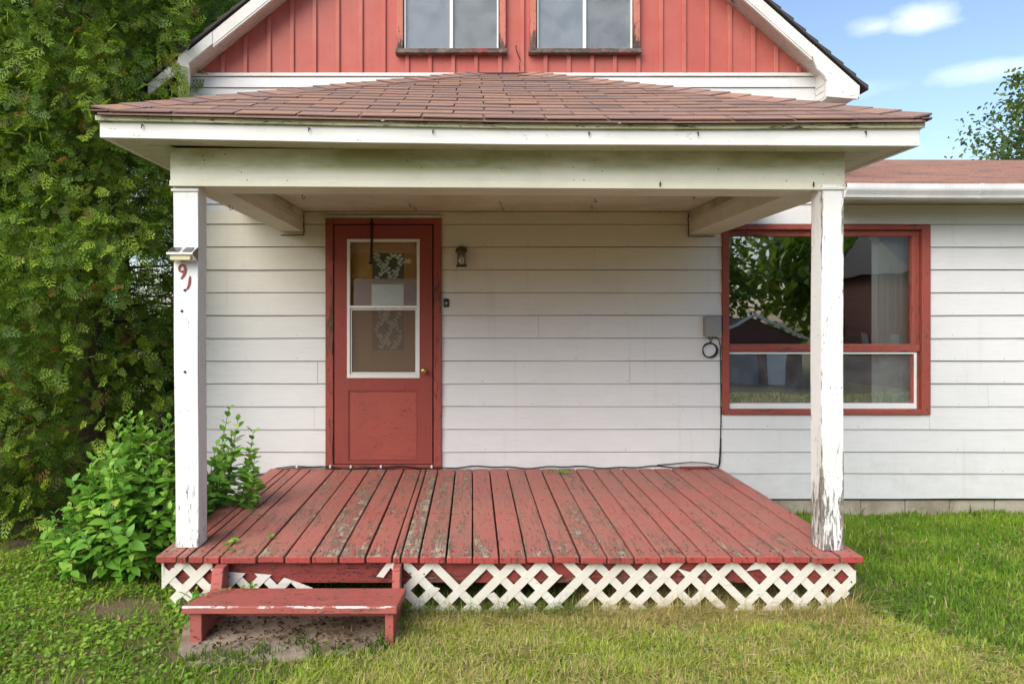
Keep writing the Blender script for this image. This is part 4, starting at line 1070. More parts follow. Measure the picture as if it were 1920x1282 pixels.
# junction box
x0, x1, z0, z1 = PX(1315), PX(1346.5), PZ(631), PZ(592)
jb = unit('junction_box', 'grey plastic utility box on the siding left of the big window', 'utility box', ((x0+x1)/2, WALL - .03, z0))
MB().box(x0 + .008, x1 - .004, WALL - .075, WALL - .012, z0 + .004, z1 - .004).build('box_body', M['greyplastic'], jb, bevel=.006)
MB().box(x0 + .012, x1, WALL - .083, WALL - .0755, z0, z1).build('box_lid', M['greyplastic'], jb, bevel=.006, seg=2)
for zz in (z0 + .03, z1 - .03): MB().box(x0, x0 + .014, WALL - .08, WALL - .06, zz - .012, zz + .012).build('latch', M['greyplastic'], jb, bevel=.002)
cc = (PX(1328), PZ(656)); b = MB()
for k in range(3):
    r = .058 + .004*k; pts = [(cc[0] + (r+.002*math.sin(3*a+k))*math.cos(a), WALL - .035 - .006*k, cc[1] + (r + .003*math.sin(2*a+k))*math.sin(a)) for a in [2*math.pi*q/28 + .6*k for q in range(29)]]
    b.tube(pts, .0042, 6)
b.tube([(cc[0] - .012, WALL - .04, z0 + .002), (cc[0] + .006, WALL - .045, cc[1] + .075), (cc[0] + .02, WALL - .04, cc[1] + .055)], .004, 6)
b.tube([(cc[0] + .03, WALL - .04, z0 + .002), (cc[0] - .0, WALL - .045, cc[1] + .07), (cc[0] - .03, WALL - .04, cc[1] + .05)], .004, 6)
co = b.build('cable_coil', M['black'], None, smooth=True); prop(co, 'coil of black cable hanging from the grey utility box', 'cable')
vx = PX(1349.5)
b = MB()
b.tube([(cc[0] + .045, WALL - .03, z0), (vx - .02, WALL - .03, z0 - .02), (vx - .004, WALL - .028, z0 - .08), (vx, WALL - .026, PZ(720)), (vx + .001, WALL - .026, PZ(790)), (vx - .004, WALL - .026, PZ(830)), (vx - .012, WALL - .03, PZ(856)), (vx - .022, WALL - .035, PZ(874))], .0045, 6)
b.tube([(vx, WALL - .03, PZ(820)), (vx - .002, WALL - .032, PZ(845)), (vx - .012, WALL - .04, PZ(866)), (vx - .03, WALL - .05, PZ(875)), (PX(1340), WALL - .06, PZ(869)), (PX(1318), WALL - .06, PZ(864.5)), (PX(1290), WALL - .05, PZ(864)), (PX(1262), WALL - .04, PZ(867)), (PX(1230), WALL - .035, PZ(870))], .0042, 6)
o = b.build('cable', M['black'], None, smooth=True); prop(o, 'thin black cable running down the wall beside the big window to the deck', 'cable')
b = MB(); pts = []
for k in range(60):
    q = 1345 - k * (1345 - 520) / 59; zc = PZ(873.5 + 1.6*math.sin(k*.55) + 1.2*math.sin(k*1.3)); Y = WALL - .038
    if 600 < q < 840: zc += .004; Y = WALL - .064
    pts.append((PX(q), Y, zc))
pts += [(PX(505), WALL - .03, PZ(884)), (PX(480), WALL - .03, PZ(890)), (PX(440), WALL - .03, PZ(889)), (PX(400), WALL - .03, PZ(887))]
b.tube(pts, .0048, 6); b.tube([(p[0], p[1] - .004, p[2] - .010 + .006*math.sin(i)) for i, p in enumerate(pts[40:])], .0042, 6)
bc = b.build('cable', M['black'], None, smooth=True); prop(bc, 'long black cable laid along the foot of the wall behind the deck boards', 'cable')
for q in (622, 716, 810, 560, 660):
    MB().box(PX(q) - .008, PX(q) + .008, WALL - .074, WALL - .05, PZ(874), PZ(869)).build('cable_clip', M['alu'], bc, bevel=.002)
# solar light
sx, sy = PX(345, 4.05), 4.06
sol = unit('solar_light', 'little silver solar lamp with twin cells fixed to the left post', 'lamp', (sx, sy, PZ(478, 4.05)))
w = .075
def zz(y): return PZ(y, 4.0)
MB().add([(sx-w, 3.985, zz(474)), (sx+w, 3.985, zz(474)), (sx+w, 4.068, zz(461)), (sx-w, 4.068, zz(461)), (sx-w, 3.985, zz(478)), (sx+w, 3.985, zz(478)), (sx+w, 4.068, zz(490)), (sx-w, 4.068, zz(490))],
   [(0,1,2,3), (0,4,5,1), (1,5,6,2), (3,7,4,0), (4,7,6,5), (2,6,7,3)]).build('lamp_housing', M['steel'], sol, bevel=.003)
for s_ in (-1, 1):
    cxx = sx + s_*.036
    MB().add([(cxx-.026, 3.993, zz(472.6)+.003), (cxx+.026, 3.993, zz(472.6)+.003), (cxx+.024, 4.055, zz(463)+.004), (cxx-.024, 4.055, zz(463)+.004)], [(0,1,2,3)]).build('solar_cell', M['panelcell'], sol)
MB().box(sx-.058, sx+.058, 3.995, 4.03, zz(488), zz(479)).build('lamp_lens', M['yellowed'], sol, bevel=.003)
# house number: a red 9 and what is left of a 1
py = 4.07
num = unit('house_number', 'flaking red metal house number 9 and 1 on the left post', 'number', (PX(345, py), py - .003, PZ(545, py)))
def stroke(pts, widths, name):
    b = MB(); vs = []; n = len(pts)
    for i, (x, y) in enumerate(pts):
        a = pts[max(i-1, 0)]; c = pts[min(i+1, n-1)]; dx, dy = c[0]-a[0], c[1]-a[1]; L = math.hypot(dx, dy) or 1; nx_, ny_ = -dy/L, dx/L; w = widths[i]
        for s_ in (1, -1):
            X, Z = PX(x + nx_*w*s_, py), PZ(y + ny_*w*s_, py); vs += [(X, py - .007, Z), (X, py - .0005, Z)]
    fs = []
    for i in range(n - 1):
        q = i*4; r_ = q+4; fs += [(q, r_, r_+2, q+2), (q, q+1, r_+1, r_), (q+2, r_+2, r_+3, q+3)]
    fs += [(0, 2, 3, 1), (4*n-4, 4*n-3, 4*n-1, 4*n-2)]
    b.add(vs, fs).build(name, M['trimred'], num, bevel=.001)
stroke([(345, 507.5), (341, 509.5), (337.5, 508), (335.8, 503.5), (337.5, 498.5), (342, 496.5), (346, 498.5), (347.8, 504), (347, 510), (344.5, 516), (341.5, 520.5), (339, 523)], [1.2, 1.8, 1.8, 1.7, 1.7, 1.8, 2.0, 2.2, 2.3, 2.2, 1.6, .8], 'digit')
stroke([(356.5, 517), (356.2, 522), (355.6, 528), (354.6, 534), (352.5, 539), (349.5, 543)], [.6, 1.8, 2.2, 2.0, 1.6, .8], 'digit')
for q, r_ in ((346.5, 544), (341, 583), (347, 697)):
    MB().lathe([(.008, 0), (.007, .005), (.003, .007)], (PX(q, py), py - .0005, PZ(r_, py)), 'Y', 10).build('bolt', M['rust'], num)
# cup hooks
def hook(X, Y, z, r, label):
    b = MB(); pts = [(X, Y, z + .022), (X, Y, z)] + [(X + r - r*math.cos(a), Y + .002*a, z - r*math.sin(a)) for a in [k*.45 for k in range(1, 10)]]
    o = b.tube(pts, .0024, 5).build('cup_hook', M['blackmetal']); prop(o, label, 'hook', 'cup hooks under the porch roof')
names = [('second', 758, 396), ]
hk = [(567, 372, 'left end of the ceiling'), (767, 388, 'above the right half of the door'), (777, 395, 'just right of the first door hook'), (937, 384, 'in the middle of the ceiling'), (941, 394, 'nearest the wall in the middle'), (1108, 391, 'right of the middle near the wall'), (1115, 379, 'right of the middle nearer the beam'), (1299, 372, 'at the right end of the ceiling'), (1330, 392, 'beside the right side beam')]
for q, r_, wh in hk:
    Y = (cz0 - CAMH) * F / (592 - r_ + 8); Y = min(max(Y, 4.4), 6.1)
    if q > 1320: continue
    hook(PX(q, Y), Y, cz0 - .024, .009, 'small black cup hook in the porch ceiling, ' + wh)
hook(PX(1400, 5.6), 5.6, BB - .045, .010, 'small black cup hook under the right side beam of the porch')
hook(PX(430, 4.7), 4.7, BB - .02, .010, 'small black cup hook under the left side beam of the porch')
for q, wh in ((1238, 'below the fascia right of the middle'), (1526, 'near its right end')):
    o = MB().tube([(PX(q, 4.03), 4.035, PZ(349, 4.03)), (PX(q, 4.03), 4.03, PZ(341, 4.03))], .004, 6).build('wall_hook', M['blackmetal']); prop(o, 'short black peg on the front beam ' + wh, 'peg')
# cord stub on the gable
o = MB().tube([(PX(967), WALL - .04, PZ(89)), (PX(967.5), WALL - .05, PZ(98)), (PX(971), WALL - .05, PZ(108)), (PX(975), WALL - .045, PZ(116))], .0055, 6, .004).tube([(PX(975), WALL - .045, PZ(115)), (PX(973.5), WALL - .035, PZ(126)), (PX(974), WALL - .035, PZ(137))], .003, 5).build('cut_cord', M['black'], smooth=True)
prop(o, 'short stub of black cord on the red gable between the two upstairs windows', 'cord')
# loose plank scrap at the right rear corner of the deck
o = MB().box(PX(1272), PX(1333), WALL - .05, WALL - .03, DT + .0, DT + .022).build('wood_scrap', M['rim'], bevel=.003); prop(o, 'dark strip of wood lying at the right rear edge of the deck', 'wood strip')

# ================================================================ VEGETATION
def lerp(a, b, t): return a + (b - a) * t
# --- cedar sprays
def spray_template():
    V, Fc = [], []
    def rh(x, y, a, L, w):
        n = len(V); ca, sa = math.cos(a), math.sin(a)
        for t, h in ((0, 0), (.45, -w), (1, 0), (.45, w)):
            z_ = -.10 * (x + ca*t*L)**2 + .02*math.sin(9*(x+y+t))
            V.append((x + ca*t*L - sa*h, y + sa*t*L + ca*h, z_))
        Fc.extend([(n, n+1, n+2), (n, n+2, n+3)])
    for k in range(4):
        x = .12 + k*.21
        for s_ in (1, -1):
            L = (.50 - .085*k) * (1 if s_ > 0 else .92); a = s_*math.radians(38)
            rh(x + (.04 if s_ < 0 else 0), 0, a, L, .036)
            rh(x + math.cos(a)*L*.38, math.sin(a)*L*.38, a + s_*math.radians(30), L*.55, .034)
    rh(0, 0, 0, 1.05, .022)
    return np.array(V), np.array(Fc)
SPV, SPF = spray_template()
def cedar(cx, cy, h, r, nclump, seed, label, visible=None, base=.15, size=1.0):
    rg = np.random.default_rng(seed)
    root = empty('cedar_tree', (cx, cy, 0), label, 'tree', 'cedars left of the house')
    # trunk and limbs
    b = MB(); b.tube([(cx + .05*math.sin(k), cy + .04*math.cos(k*1.3), -.05 + k*h*.1) for k in range(10)], .13, 9, .02).build('trunk', M['bark'], root)
    b = MB()
    for k in range(90):
        z = rg.uniform(.3, h*.92); a = rg.uniform(0, 2*math.pi); rr = r * prof(z / h) * rg.uniform(.75, 1.0)
        p0 = Vector((cx, cy, z - .25)); p1 = Vector((cx + rr*math.cos(a), cy + rr*math.sin(a), z + rg.uniform(-.1, .35))); md = (p0 + p1)/2 + Vector((0, 0, -.12))
        b.tube([p0, md, p1], .018, 4, .004, False)
    b.build('limbs', M['bark'], root)
    # clumps
    z = h * rg.uniform(base/h, 1, nclump)**.95; a = rg.uniform(0, 2*np.pi, nclump)
    lump = .74 + .56 * vnoise(a*2.2 + seed, z*1.5, 1.0, seed) 
    rad = r * prof(z / h) * lump * rg.choice([1.04, .93, .78, .6], nclump, p=[.42, .26, .20, .12])
    C = np.stack([cx + rad*np.cos(a), cy + rad*np.sin(a), z], 1); O = np.stack([np.cos(a), np.sin(a), np.full(nclump, .15)], 1)
    if visible is not None:
        keep = visible(C, O, rg); C, O, lump, rad = C[keep], O[keep], lump[keep], rad[keep]
    ns = 15 if size == 1 else 11; k = len(C)
    Cc = np.repeat(C, ns, 0); Oo = np.repeat(O, ns, 0); N = len(Cc)
    jit = rg.normal(0, 1, (N, 3)) * np.array([.085, .085, .11]); loc = Cc + jit; loc[:, 0] = np.where((loc[:, 1] < 7.2) & (loc[:, 1] > 4.5), np.minimum(loc[:, 0], np.where(loc[:, 2] < 3.2, -2.56, -2.40) - .1*rg.random(N)), loc[:, 0])
    d = Oo * .7 + rg.normal(0, .5, (N, 3)); d[:, 2] += rg.uniform(-1.0, .45, N)
    nr = rg.normal(0, .55, (N, 3)); nr[:, 2] += .45; nr += 1.0 * Oo; nr[:, 1] -= .25
    Mx = frames(d, nr) * (rg.uniform(.085, .175, N) * size)[:, None, None]
    tone = np.repeat(rg.uniform(0, 1, k), ns) * .6 + rg.uniform(0, 1, N) * .4
    dark, lite = np.array([.06, .16, .02]), np.array([.52, .70, .08])
    col = lerp(dark, lite, (tone**1.5)[:, None])
    m = rg.random(N) < .035; col[m] = np.array([.36, .20, .06]) * rg.uniform(.6, 1.2, (m.sum(), 1))
    m = rg.random(N) < .06; col[m] = np.array([.22, .24, .06])
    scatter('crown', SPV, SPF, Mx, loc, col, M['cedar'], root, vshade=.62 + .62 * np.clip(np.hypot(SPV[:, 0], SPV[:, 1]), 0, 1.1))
    return root
def prof(t):
    t = np.asarray(t, float); return np.interp(t, [0, .06, .25, .55, .8, 1], [.80, 1.0, 1.0, .82, .48, .06])
vis = lambda C, O, rg: ((O[:, 1] < .2) | (rg.random(len(C)) < .15)) & (C[:, 0] > -5.6) & (C[:, 2] < 6.3) & ~((C[:, 0] > -3.1) & (C[:, 2] > .2) & (C[:, 2] < 1.9) & (rg.random(len(C)) < .8))
cedar(-3.50, 6.45, 8.6, 1.30, 2600, 21, 'tall dense cedar rising right against the left corner of the house', vis)
cedar(-4.45, 5.75, 8.4, 1.35, 2700, 22, 'big cedar at the left edge of the photo with drooping green sprays', vis)
cedar(-3.45, 8.6, 9.2, 1.2, 1100, 23, 'rear cedar behind the roof edge, mostly hidden by the front cedars', vis, size=1.9)
cedar(-5.4, 11.0, 9.0, 1.9, 1500, 25, 'distant cedar glimpsed through the gaps beside the left post', lambda C, O, rg: (O[:, 1] < .3) & (C[:, 2] < 7), size=2.3)
cedar(-5.7, 7.3, 9.0, 1.6, 1300, 24, 'farthest left cedar, behind the big one at the edge of the photo', vis, size=1.9)

# --- broadleaf trees (crowns of leaf clumps)
def broadleaf(name, cx, cy, z0, h, r, nleaf, size, seed, label, cols, group=None, cl=60, sparse=.16):
    rg = np.random.default_rng(seed); root = empty(name, (cx, cy, z0), label, 'tree', group)
    b = MB(); b.tube([(cx + .1*math.sin(k*.9+seed), cy, z0 - .1 + k*h*.09) for k in range(9)], r*.08, 9, r*.025).build('trunk', M['bark'], root)
    cc = []; b = MB()
    for k in range(cl):
        u = rg.normal(0, 1, 3); u /= np.linalg.norm(u); q = rg.uniform(.45, 1.0)
        c = np.array([cx, cy, z0 + h*.62]) + u*q*np.array([r, r, h*.36]); cc.append(c)
        b.tube([(cx, cy, z0 + h*.35 + .2*(c[2]-z0-h*.35)), tuple((c + np.array([cx, cy, z0+h*.5]))/2), tuple(c)], .05*r*.6, 4, .012, False)
    b.build('limbs', M['bark'], root); cc = np.array(cc)
    i = rg.integers(0, cl, nleaf); loc = cc[i] + rg.normal(0, 1, (nleaf, 3)) * r * sparse * rg.uniform(.5, 1.3, cl)[i][:, None]
    d = rg.normal(0, 1, (nleaf, 3)); d[:, 2] -= .3; nr = rg.normal(0, .6, (nleaf, 3)); nr[:, 2] += 1
    Mx = frames(d, nr) * rg.uniform(.7, 1.3, nleaf)[:, None, None] * size
    tone = rg.uniform(0, 1, cl)[i]*.5 + rg.uniform(0, 1, nleaf)*.5
    col = lerp(np.array(cols[0]), np.array(cols[1]), tone[:, None])
    scatter('crown', LEAF_V, LEAF_F, Mx, loc, col, M['leaf'], root)
broadleaf('poplar_tree', 15.2, 17.5, 0, 8.5, 2.9, 11000, .13, 31, 'leafy tree behind the wing roof at the right edge of the photo', ((.06, .12, .03), (.16, .24, .06)), sparse=.10, cl=130)
broadleaf('maple_tree', -5.2, 13.5, 0, 11.5, 3.0, 9000, .17, 32, 'yellow-green leafy tree behind the left slope of the gable roof', ((.10, .16, .02), (.24, .28, .04)))
for i, (x, y, h, r) in enumerate(((4.5, -30, 9.5, 5), (13, -36, 11, 6.0), (-6, -32, 9.5, 5), (26, -38, 11, 6), (-16, -34, 10, 6))):
    broadleaf('street_tree', x, y, -1.9, h, r, 11000 if i < 2 else 3500, .42 if i < 2 else .9, 40+i, ['broad maple across the street behind the small garage', 'tall tree between garage and brick house across the street', 'tree across the street seen in the storm door glass', 'tree behind the brick house across the street', 'leftmost tree across the street'][i], ((.08, .17, .02), (.26, .38, .06)), 'trees across the street', cl=70, sparse=.22)

# --- buildings across the street (seen mirrored in the window)
gar = empty('garage', (15, -25, -1.9), 'small brick garage with white door across the street, mirrored in the big window', 'garage')
GX0, GX1, GY = 11.9, 17.1, -24.5
Box('wall', M['brick'], gar, GX0, GX1, GY - 7, GY, -1.95, .35)
MB().prism_xz([(GX0 - .4, .27), (GX1 + .4, .27), ((GX0+GX1)/2, 1.57)], GY - 7.3, GY + .02).build('roof', M['shingle_dark'], gar)
MB().prism_xz([(GX0, .3), (GX1, .3), ((GX0+GX1)/2, 1.5)], GY + .021, GY + .05).build('gable', M['brick'], gar)
MB().prism_xz([(GX0 - .45, .30), ((GX0+GX1)/2, 1.62), (GX1 + .45, .30), (GX1 + .45, .42), ((GX0+GX1)/2, 1.76), (GX0 - .45, .42)], GY + .36, GY + .42).build('verge_board', M['alu'], gar)
Box('door', M['alu'], gar, 15.4, 16.35, GY + .0, GY + .06, -1.9, .1)
Box('garage_door', M['greyplastic'], gar, 12.3, 14.8, GY + .0, GY + .05, -1.9, .0)
bh = empty('brick_house', (25, -25, -2.2), 'red brick house across the street, mirrored in the right part of the big window', 'house')
Box('wall', M['brick'], bh, 21.2, 30, -28, -22, -2.2, 4.0)
MB().prism_yz([(-28.6, 3.8), (-21.4, 3.8), (-25, 6.4)], 20.8, 30.4).build('roof', M['slate'], bh)
for q in (-23.4, -26.4): Box('window', M['greyplastic'], bh, 21.14, 21.2, q, q + .7, -.3, .8)
Box('door', M['darkpane'], bh, 24, 25.1, -22, -21.94, -2, .2)
o = MB().tube([(-60 + 12*k, -12.5 , 5.2 + .012*(k-5)**2) for k in range(11)], .03, 5).tube([(-60 + 12*k, -12.5, 6.0 + .012*(k-5)**2) for k in range(11)], .03, 5).build('power_line', M['black'])
prop(o, 'pair of overhead wires along the street, mirrored in the big window', 'wire')

# --- leafy shrub by the left post
lm = bpy.data.meshes.new('leaf'); lm.from_pydata(LEAF_V.tolist(), [], LEAF_F.tolist()); lm.materials.append(M['leafobj'])
lm.polygons.foreach_set('use_smooth', [True]*len(LEAF_F))
def shrub(cx, cy, stems, label, seed, nparts=300, spread=(.75, .45), hmax=1.15, lean=0.0, cat='shrub', leaf=(.07, .115), name='leafy_shrub', z0=0):
    rg = np.random.default_rng(seed); root = empty(name, (cx, cy, z0), label, cat)
    b = MB(); L = []; 
    for s_ in range(stems):
        a = rg.uniform(0, 2*np.pi); q = rg.uniform(0, 1)**.6
        bx0 = np.array([cx + .18*math.cos(a)*q*spread[0]/.7, cy + .15*math.sin(a)*q, z0])
        H = hmax * (1 - .35*q*q) * rg.uniform(.62, 1.0)
        tip = np.array([cx + spread[0]*q*math.cos(a) + lean*H, cy + spread[1]*q*math.sin(a), z0 + H])
        n = max(5, int(H / .052)); pts = []
        for k in range(n + 1):
            t = k/n; p = bx0*(1-t) + tip*t; p[0] += .10*math.sin(math.pi*t)*math.cos(a)*q; p[2] -= .10*q*t*t; p[:2] += rg.normal(0, .004, 2); pts.append(p)
        b.tube([tuple(p) for p in pts], .0045, 4, .0018, False)
        rot = rg.uniform(0, 3.14)
        for k in range(max(2, n//5), n + 1):
            dirv = pts[k] - pts[k-1]; dirv /= np.linalg.norm(dirv); rot += 1.57 + rg.normal(0, .25)
            e1 = np.cross(dirv, [0.3, 0.2, 1.0]); e1 /= np.linalg.norm(e1) + 1e-6; e2 = np.cross(dirv, e1)
            for sg in (0, math.pi):
                if rg.random() < .07: continue
                o_ = e1*math.cos(rot+sg) + e2*math.sin(rot+sg)
                tnear = k/n; d = o_ + dirv*(.35 + .9*max(0, tnear-.7)/.3); d[2] -= .25*(1-tnear) + .1
                sz_ = rg.uniform(*leaf) * rg.choice([1, 1.15, .7]) * (1 - .45*max(0, (tnear-.8)/.2))
                L.append((pts[k], d, dirv*1.0 + np.array([0, -.25, .6]) + rg.normal(0, .25, 3), sz_, tnear))
    b.build('stems', M['stem'], root)
    L.sort(key=lambda q: q[0][1] - .5*q[4]); 
    loc = np.array([q[0] for q in L]); Mx = frames(np.array([q[1] for q in L]), np.array([q[2] for q in L])) * np.array([q[3] for q in L])[:, None, None]
    for k in range(min(nparts, len(L))):
        o = bpy.data.objects.new('leaf', lm); COL.objects.link(o); o.parent = root
        m4 = Matrix.Identity(4); 
        for i in range(3):
            for j in range(3): m4[i][j] = float(Mx[k][i][j])
            m4[i][3] = float(loc[k][i] - WL[root.name][i])
        o.matrix_local = m4
    if len(L) > nparts:
        loc, Mx = loc[nparts:], Mx[nparts:]; n = len(loc)
        tn = rg.uniform(0, 1, n); col = lerp(np.array([.11, .30, .03]), np.array([.30, .54, .07]), tn[:, None])
        scatter('foliage', LEAF_V, LEAF_F, Mx, loc, col, M['leaf'], root)
    return root
shrub(-2.10, 4.50, 95, 'bright green leafy shrub growing against the left post of the porch', 51, 300, (.40, .40), 1.12)
shrub(-1.82, 4.95, 30, 'slender leafy shrub poking up between left post and house wall', 52, 120, (.24, .18), 1.08, lean=.16, leaf=(.07, .11))
shrub(-2.42, 4.38, 30, 'low outer clump of green leafy shrub in front of the cedars', 53, 120, (.24, .22), .60)
# twig growing through the lattice near the step
shrub(LX(372), 3.92, 5, 'broad leaved weed growing up through the lattice left of the step', 54, 60, (.10, .03), .28, leaf=(.05, .085), cat='weed', name='weed_plant')

# --- lawn
def blades(n, xr, yr, hr, seed, where=None, dryf=None, name='grass', width=.0038, green=((.05, .12, .012), (.15, .26, .03)), label=None, lay=0.35):
    rg = np.random.default_rng(seed); X = rg.uniform(*xr, n); Y = rg.uniform(*yr, n)
    if where is not None: k = where(X, Y, rg); X, Y = X[k], Y[k]; n = len(X)
    Z = gz(X, Y) - .004
    V = np.array([(-1, 0, 0), (1, 0, 0), (.75, .16, .5), (-.75, .16, .5), (0, .6, 1.0)]); Fc = np.array([(0, 1, 2), (0, 2, 3), (3, 2, 4)])
    h = rg.uniform(*hr, n) * (.55 + .6*vnoise(X, Y, 2.5, 8) + .5*vnoise(X, Y, 12, 18)); w = rg.uniform(.7, 1.3, n) * width
    a = rg.uniform(0, 2*np.pi, n); lean = rg.uniform(.1, 1.4, n)**1.3 * lay * 2; ca, sa = np.cos(a), np.sin(a)
    Mx = np.zeros((n, 3, 3)); Mx[:, 0, 0] = ca*w; Mx[:, 1, 0] = sa*w
    Mx[:, 0, 1] = -sa*h*lean; Mx[:, 1, 1] = ca*h*lean; Mx[:, 2, 1] = -.25*h*lean
    Mx[:, 0, 2] = -sa*h*lean*.4; Mx[:, 1, 2] = ca*h*lean*.4; Mx[:, 2, 2] = h
    t = np.clip(.15 + .6*rg.random(n)**1.6 + .6*(vnoise(X, Y, 3.2, 5) - .3) + .35*(vnoise(X, Y, 14, 15) - .5), 0, 1); col = lerp(np.array(green[0]), np.array(green[1]), t[:, None])
    dry = dryf(X, Y) if dryf is not None else np.zeros(n)
    m = rg.random(n) < dry; straw = lerp(np.array([.42, .34, .13]), np.array([.72, .62, .32]), rg.random(n)[:, None]); col[m] = straw[m]
    m2 = (~m) & (rg.random(n) < dry*1.2); col[m2] = lerp(col[m2], np.array([.30, .33, .07]), .6)
    o = scatter(name, V, Fc, Mx, np.stack([X, Y, Z], 1), col, M['grass'])
    if label: o['label'] = label
    return o
def slabmask(X, Y): return (X > -1.42) & (X < -.40) & (Y > 3.42 + .05*np.sin(X*9)) & (Y < 4.0)
def dirtpatch(X, Y): return np.exp(-(((X + 2.0)/.22)**2 + ((Y - 3.98)/.14)**2))
def dryness(X, Y):
    front = 1/(1 + np.exp((X - (1.95 + (3.95 - Y)*1.1))*7)) * 1/(1 + np.exp((Y - 4.05)*14)) * 1/(1+np.exp(-(X + .75)*5))
    strip_ = np.exp(-((Y - 3.86)/.09)**2) * (X > -.35) * (X < 2.2)
    return np.clip(.34*front*(.4 + 1.2*vnoise(X, Y, 4, 6)) + .5*strip_ + .04 + .22*np.clip(vnoise(X, Y, 2.2, 16) - .55, 0, 1), 0, .85)
def lawn_where(X, Y, rg):
    k = ~(slabmask(X, Y) & (rg.random(len(X)) < .97)) & ~((Y > WALL - .02) & (X > GL)) & (rg.random(len(X)) > dirtpatch(X, Y))
    under = (Y > 4.0) & (X > -1.75) & (X < 2.17)
    k &= ~(under & ((Y > 4.5) | (rg.random(len(X)) < .5)))
    k &= (vnoise(X, Y, 9, 17) > .2) | (rg.random(len(X)) < .35)
    left = X < -1.45
    k &= ~(left & (rg.random(len(X)) < .6)); k &= ~((X < -2.6) & (Y > 4.9))
    px = X*F/Y + VX
    return k & ((px > -250) & (px < 2200))
yellow = ((.27, .40, .045), (.66, .72, .14))
def front_where(X, Y, rg):
    f_ = dryness(X, Y) > .16; return lawn_where(X, Y, rg) & f_
def green_where(X, Y, rg): return lawn_where(X, Y, rg) & ~(dryness(X, Y) > .16)
blades(170000, (-1.6, 3.4), (2.85, 4.5), (.022, .055), 61, front_where, dryness, 'grass', green=yellow, label='short yellow-green lawn with dry clippings in front of the porch', width=.0042, lay=.7)
blades(230000, (-4.0, 6.4), (2.75, 6.25), (.022, .054), 62, green_where, dryness, 'grass', green=((.10, .23, .02), (.36, .52, .06)), label='deep green lawn around the porch and along the house wall', lay=.5)
blades(3000, (2.0, 6.4), (6.07, 6.19), (.05, .12), 63, lambda X, Y, rg: rg.random(len(X)) < vnoise(X, Y, 2, 9)**4, None, 'grass', label='taller grass tufts growing along the foundation')
blades(900, (2.1, 2.6), (3.7, 4.3), (.05, .11), 64, lambda X, Y, rg: rg.random(len(X)) < np.exp(-(((X-2.26)/.12)**2 + ((Y-3.98)/.13)**2)), None, 'grass', label='clump of long grass by the right front corner of the deck')
blades(7000, (-.4, 2.15), (3.88, 4.25), (.05, .15), 65, None, lambda X, Y: np.full(len(X), .75)*(X > .6) + .25, 'dry_grass', width=.002, label='dry straw caught behind the white lattice', lay=.9)
blades(30000, (-12, 16), (-8, 2.8), (.04, .08), 66, None, dryness, 'grass', width=.010, label='lawn between the porch and the street')
# tufts on the slab
tufts = [(PX(365, 3.40), 3.38), (PX(395, 3.36), 3.37), (PX(450, 3.38), 3.37), (PX(510, 3.40), 3.39), (PX(690, 3.45), 3.44), (PX(720, 3.55), 3.53), (PX(563, 3.52), 3.52), (PX(590, 3.42), 3.42), (PX(480, 3.44), 3.44), (PX(420, 3.40), 3.40), (PX(640, 3.45), 3.45)]
blades(3000, (-1.5, -.3), (3.2, 3.7), (.05, .10), 67, lambda X, Y, rg: np.min([np.hypot(X-a, (Y-c)) for a, c in tufts], 0) < .02 + .05*rg.random(len(X))**2, None, 'grass', label='small grass tufts growing over the concrete slab')
# loose clippings (lying straw)
rg = np.random.default_rng(70); n = 9000; X = rg.uniform(-1.2, 3.2, n); Y = rg.uniform(2.9, 4.0, n)
k = (rg.random(n) < dryness(X, Y)*1.6) & ~slabmask(X, Y); X, Y = X[k], Y[k]; n = len(X)
d = rg.normal(0, 1, (n, 3)); d[:, 2] *= .15; nr = rg.normal(0, .3, (n, 3)); nr[:, 2] += 1
Mx = frames(d, nr); Mx[:, :, 0] *= rg.uniform(.03, .08, n)[:, None]; Mx[:, :, 1] *= .006; Mx[:, :, 2] *= .02
scatter('dry_clippings', LEAF_V, LEAF_F, Mx, np.stack([X, Y, gz(X, Y) + rg.uniform(.015, .04, n)], 1), lerp(np.array([.42, .33, .14]), np.array([.75, .66, .40]), rg.random((n, 1))), M['grass'])['label'] = 'pale dry clippings lying on the mown lawn'
# weeds: low broad leaves at the left
rg = np.random.default_rng(71); n = 26000; X = rg.uniform(-3.9, -1.1, n); Y = rg.uniform(2.85, 5.2, n)
k = (rg.random(n) > dirtpatch(X, Y)*1.3) & ~slabmask(X, Y) & ~((Y > 3.98) & (X > -1.72)) & (rg.random(n) < np.clip(1.25 - (X + 1.9)*1.3, .05, 1)) & (vnoise(X, Y, 5, 12) > .25); X, Y = X[k], Y[k]; n = len(X)
d = rg.normal(0, 1, (n, 3)); d[:, 2] = rg.uniform(-.1, .7, n); nr = rg.normal(0, .35, (n, 3)); nr[:, 2] += 1
Mx = frames(d, nr) * rg.uniform(.012, .034, n)[:, None, None]; Mx[:, :, 1] *= 1.2
t = .5*rg.random(n) + .5*vnoise(X, Y, 3, 13); col = lerp(np.array([.13, .29, .03]), np.array([.42, .60, .08]), t[:, None])
m = rg.random(n) < .035; col[m] = np.array([.42, .26, .10])
scatter('ground_cover', LEAF_V, LEAF_F, Mx, np.stack([X, Y, gz(X, Y) + rg.uniform(.004, .035, n)], 1), col, M['leaf'])['label'] = 'clover and low weeds covering the ground at the left'
rg = np.random.default_rng(75); n = 9000; X = rg.uniform(-1.0, 5.5, n); Y = rg.uniform(2.85, 6.1, n)
k = (vnoise(X, Y, 3.5, 19) + .3*vnoise(X, Y, 12, 20) > .86) & ~slabmask(X, Y) & ~((Y > 3.98) & (X < 2.2)); X, Y = X[k], Y[k]; n = len(X)
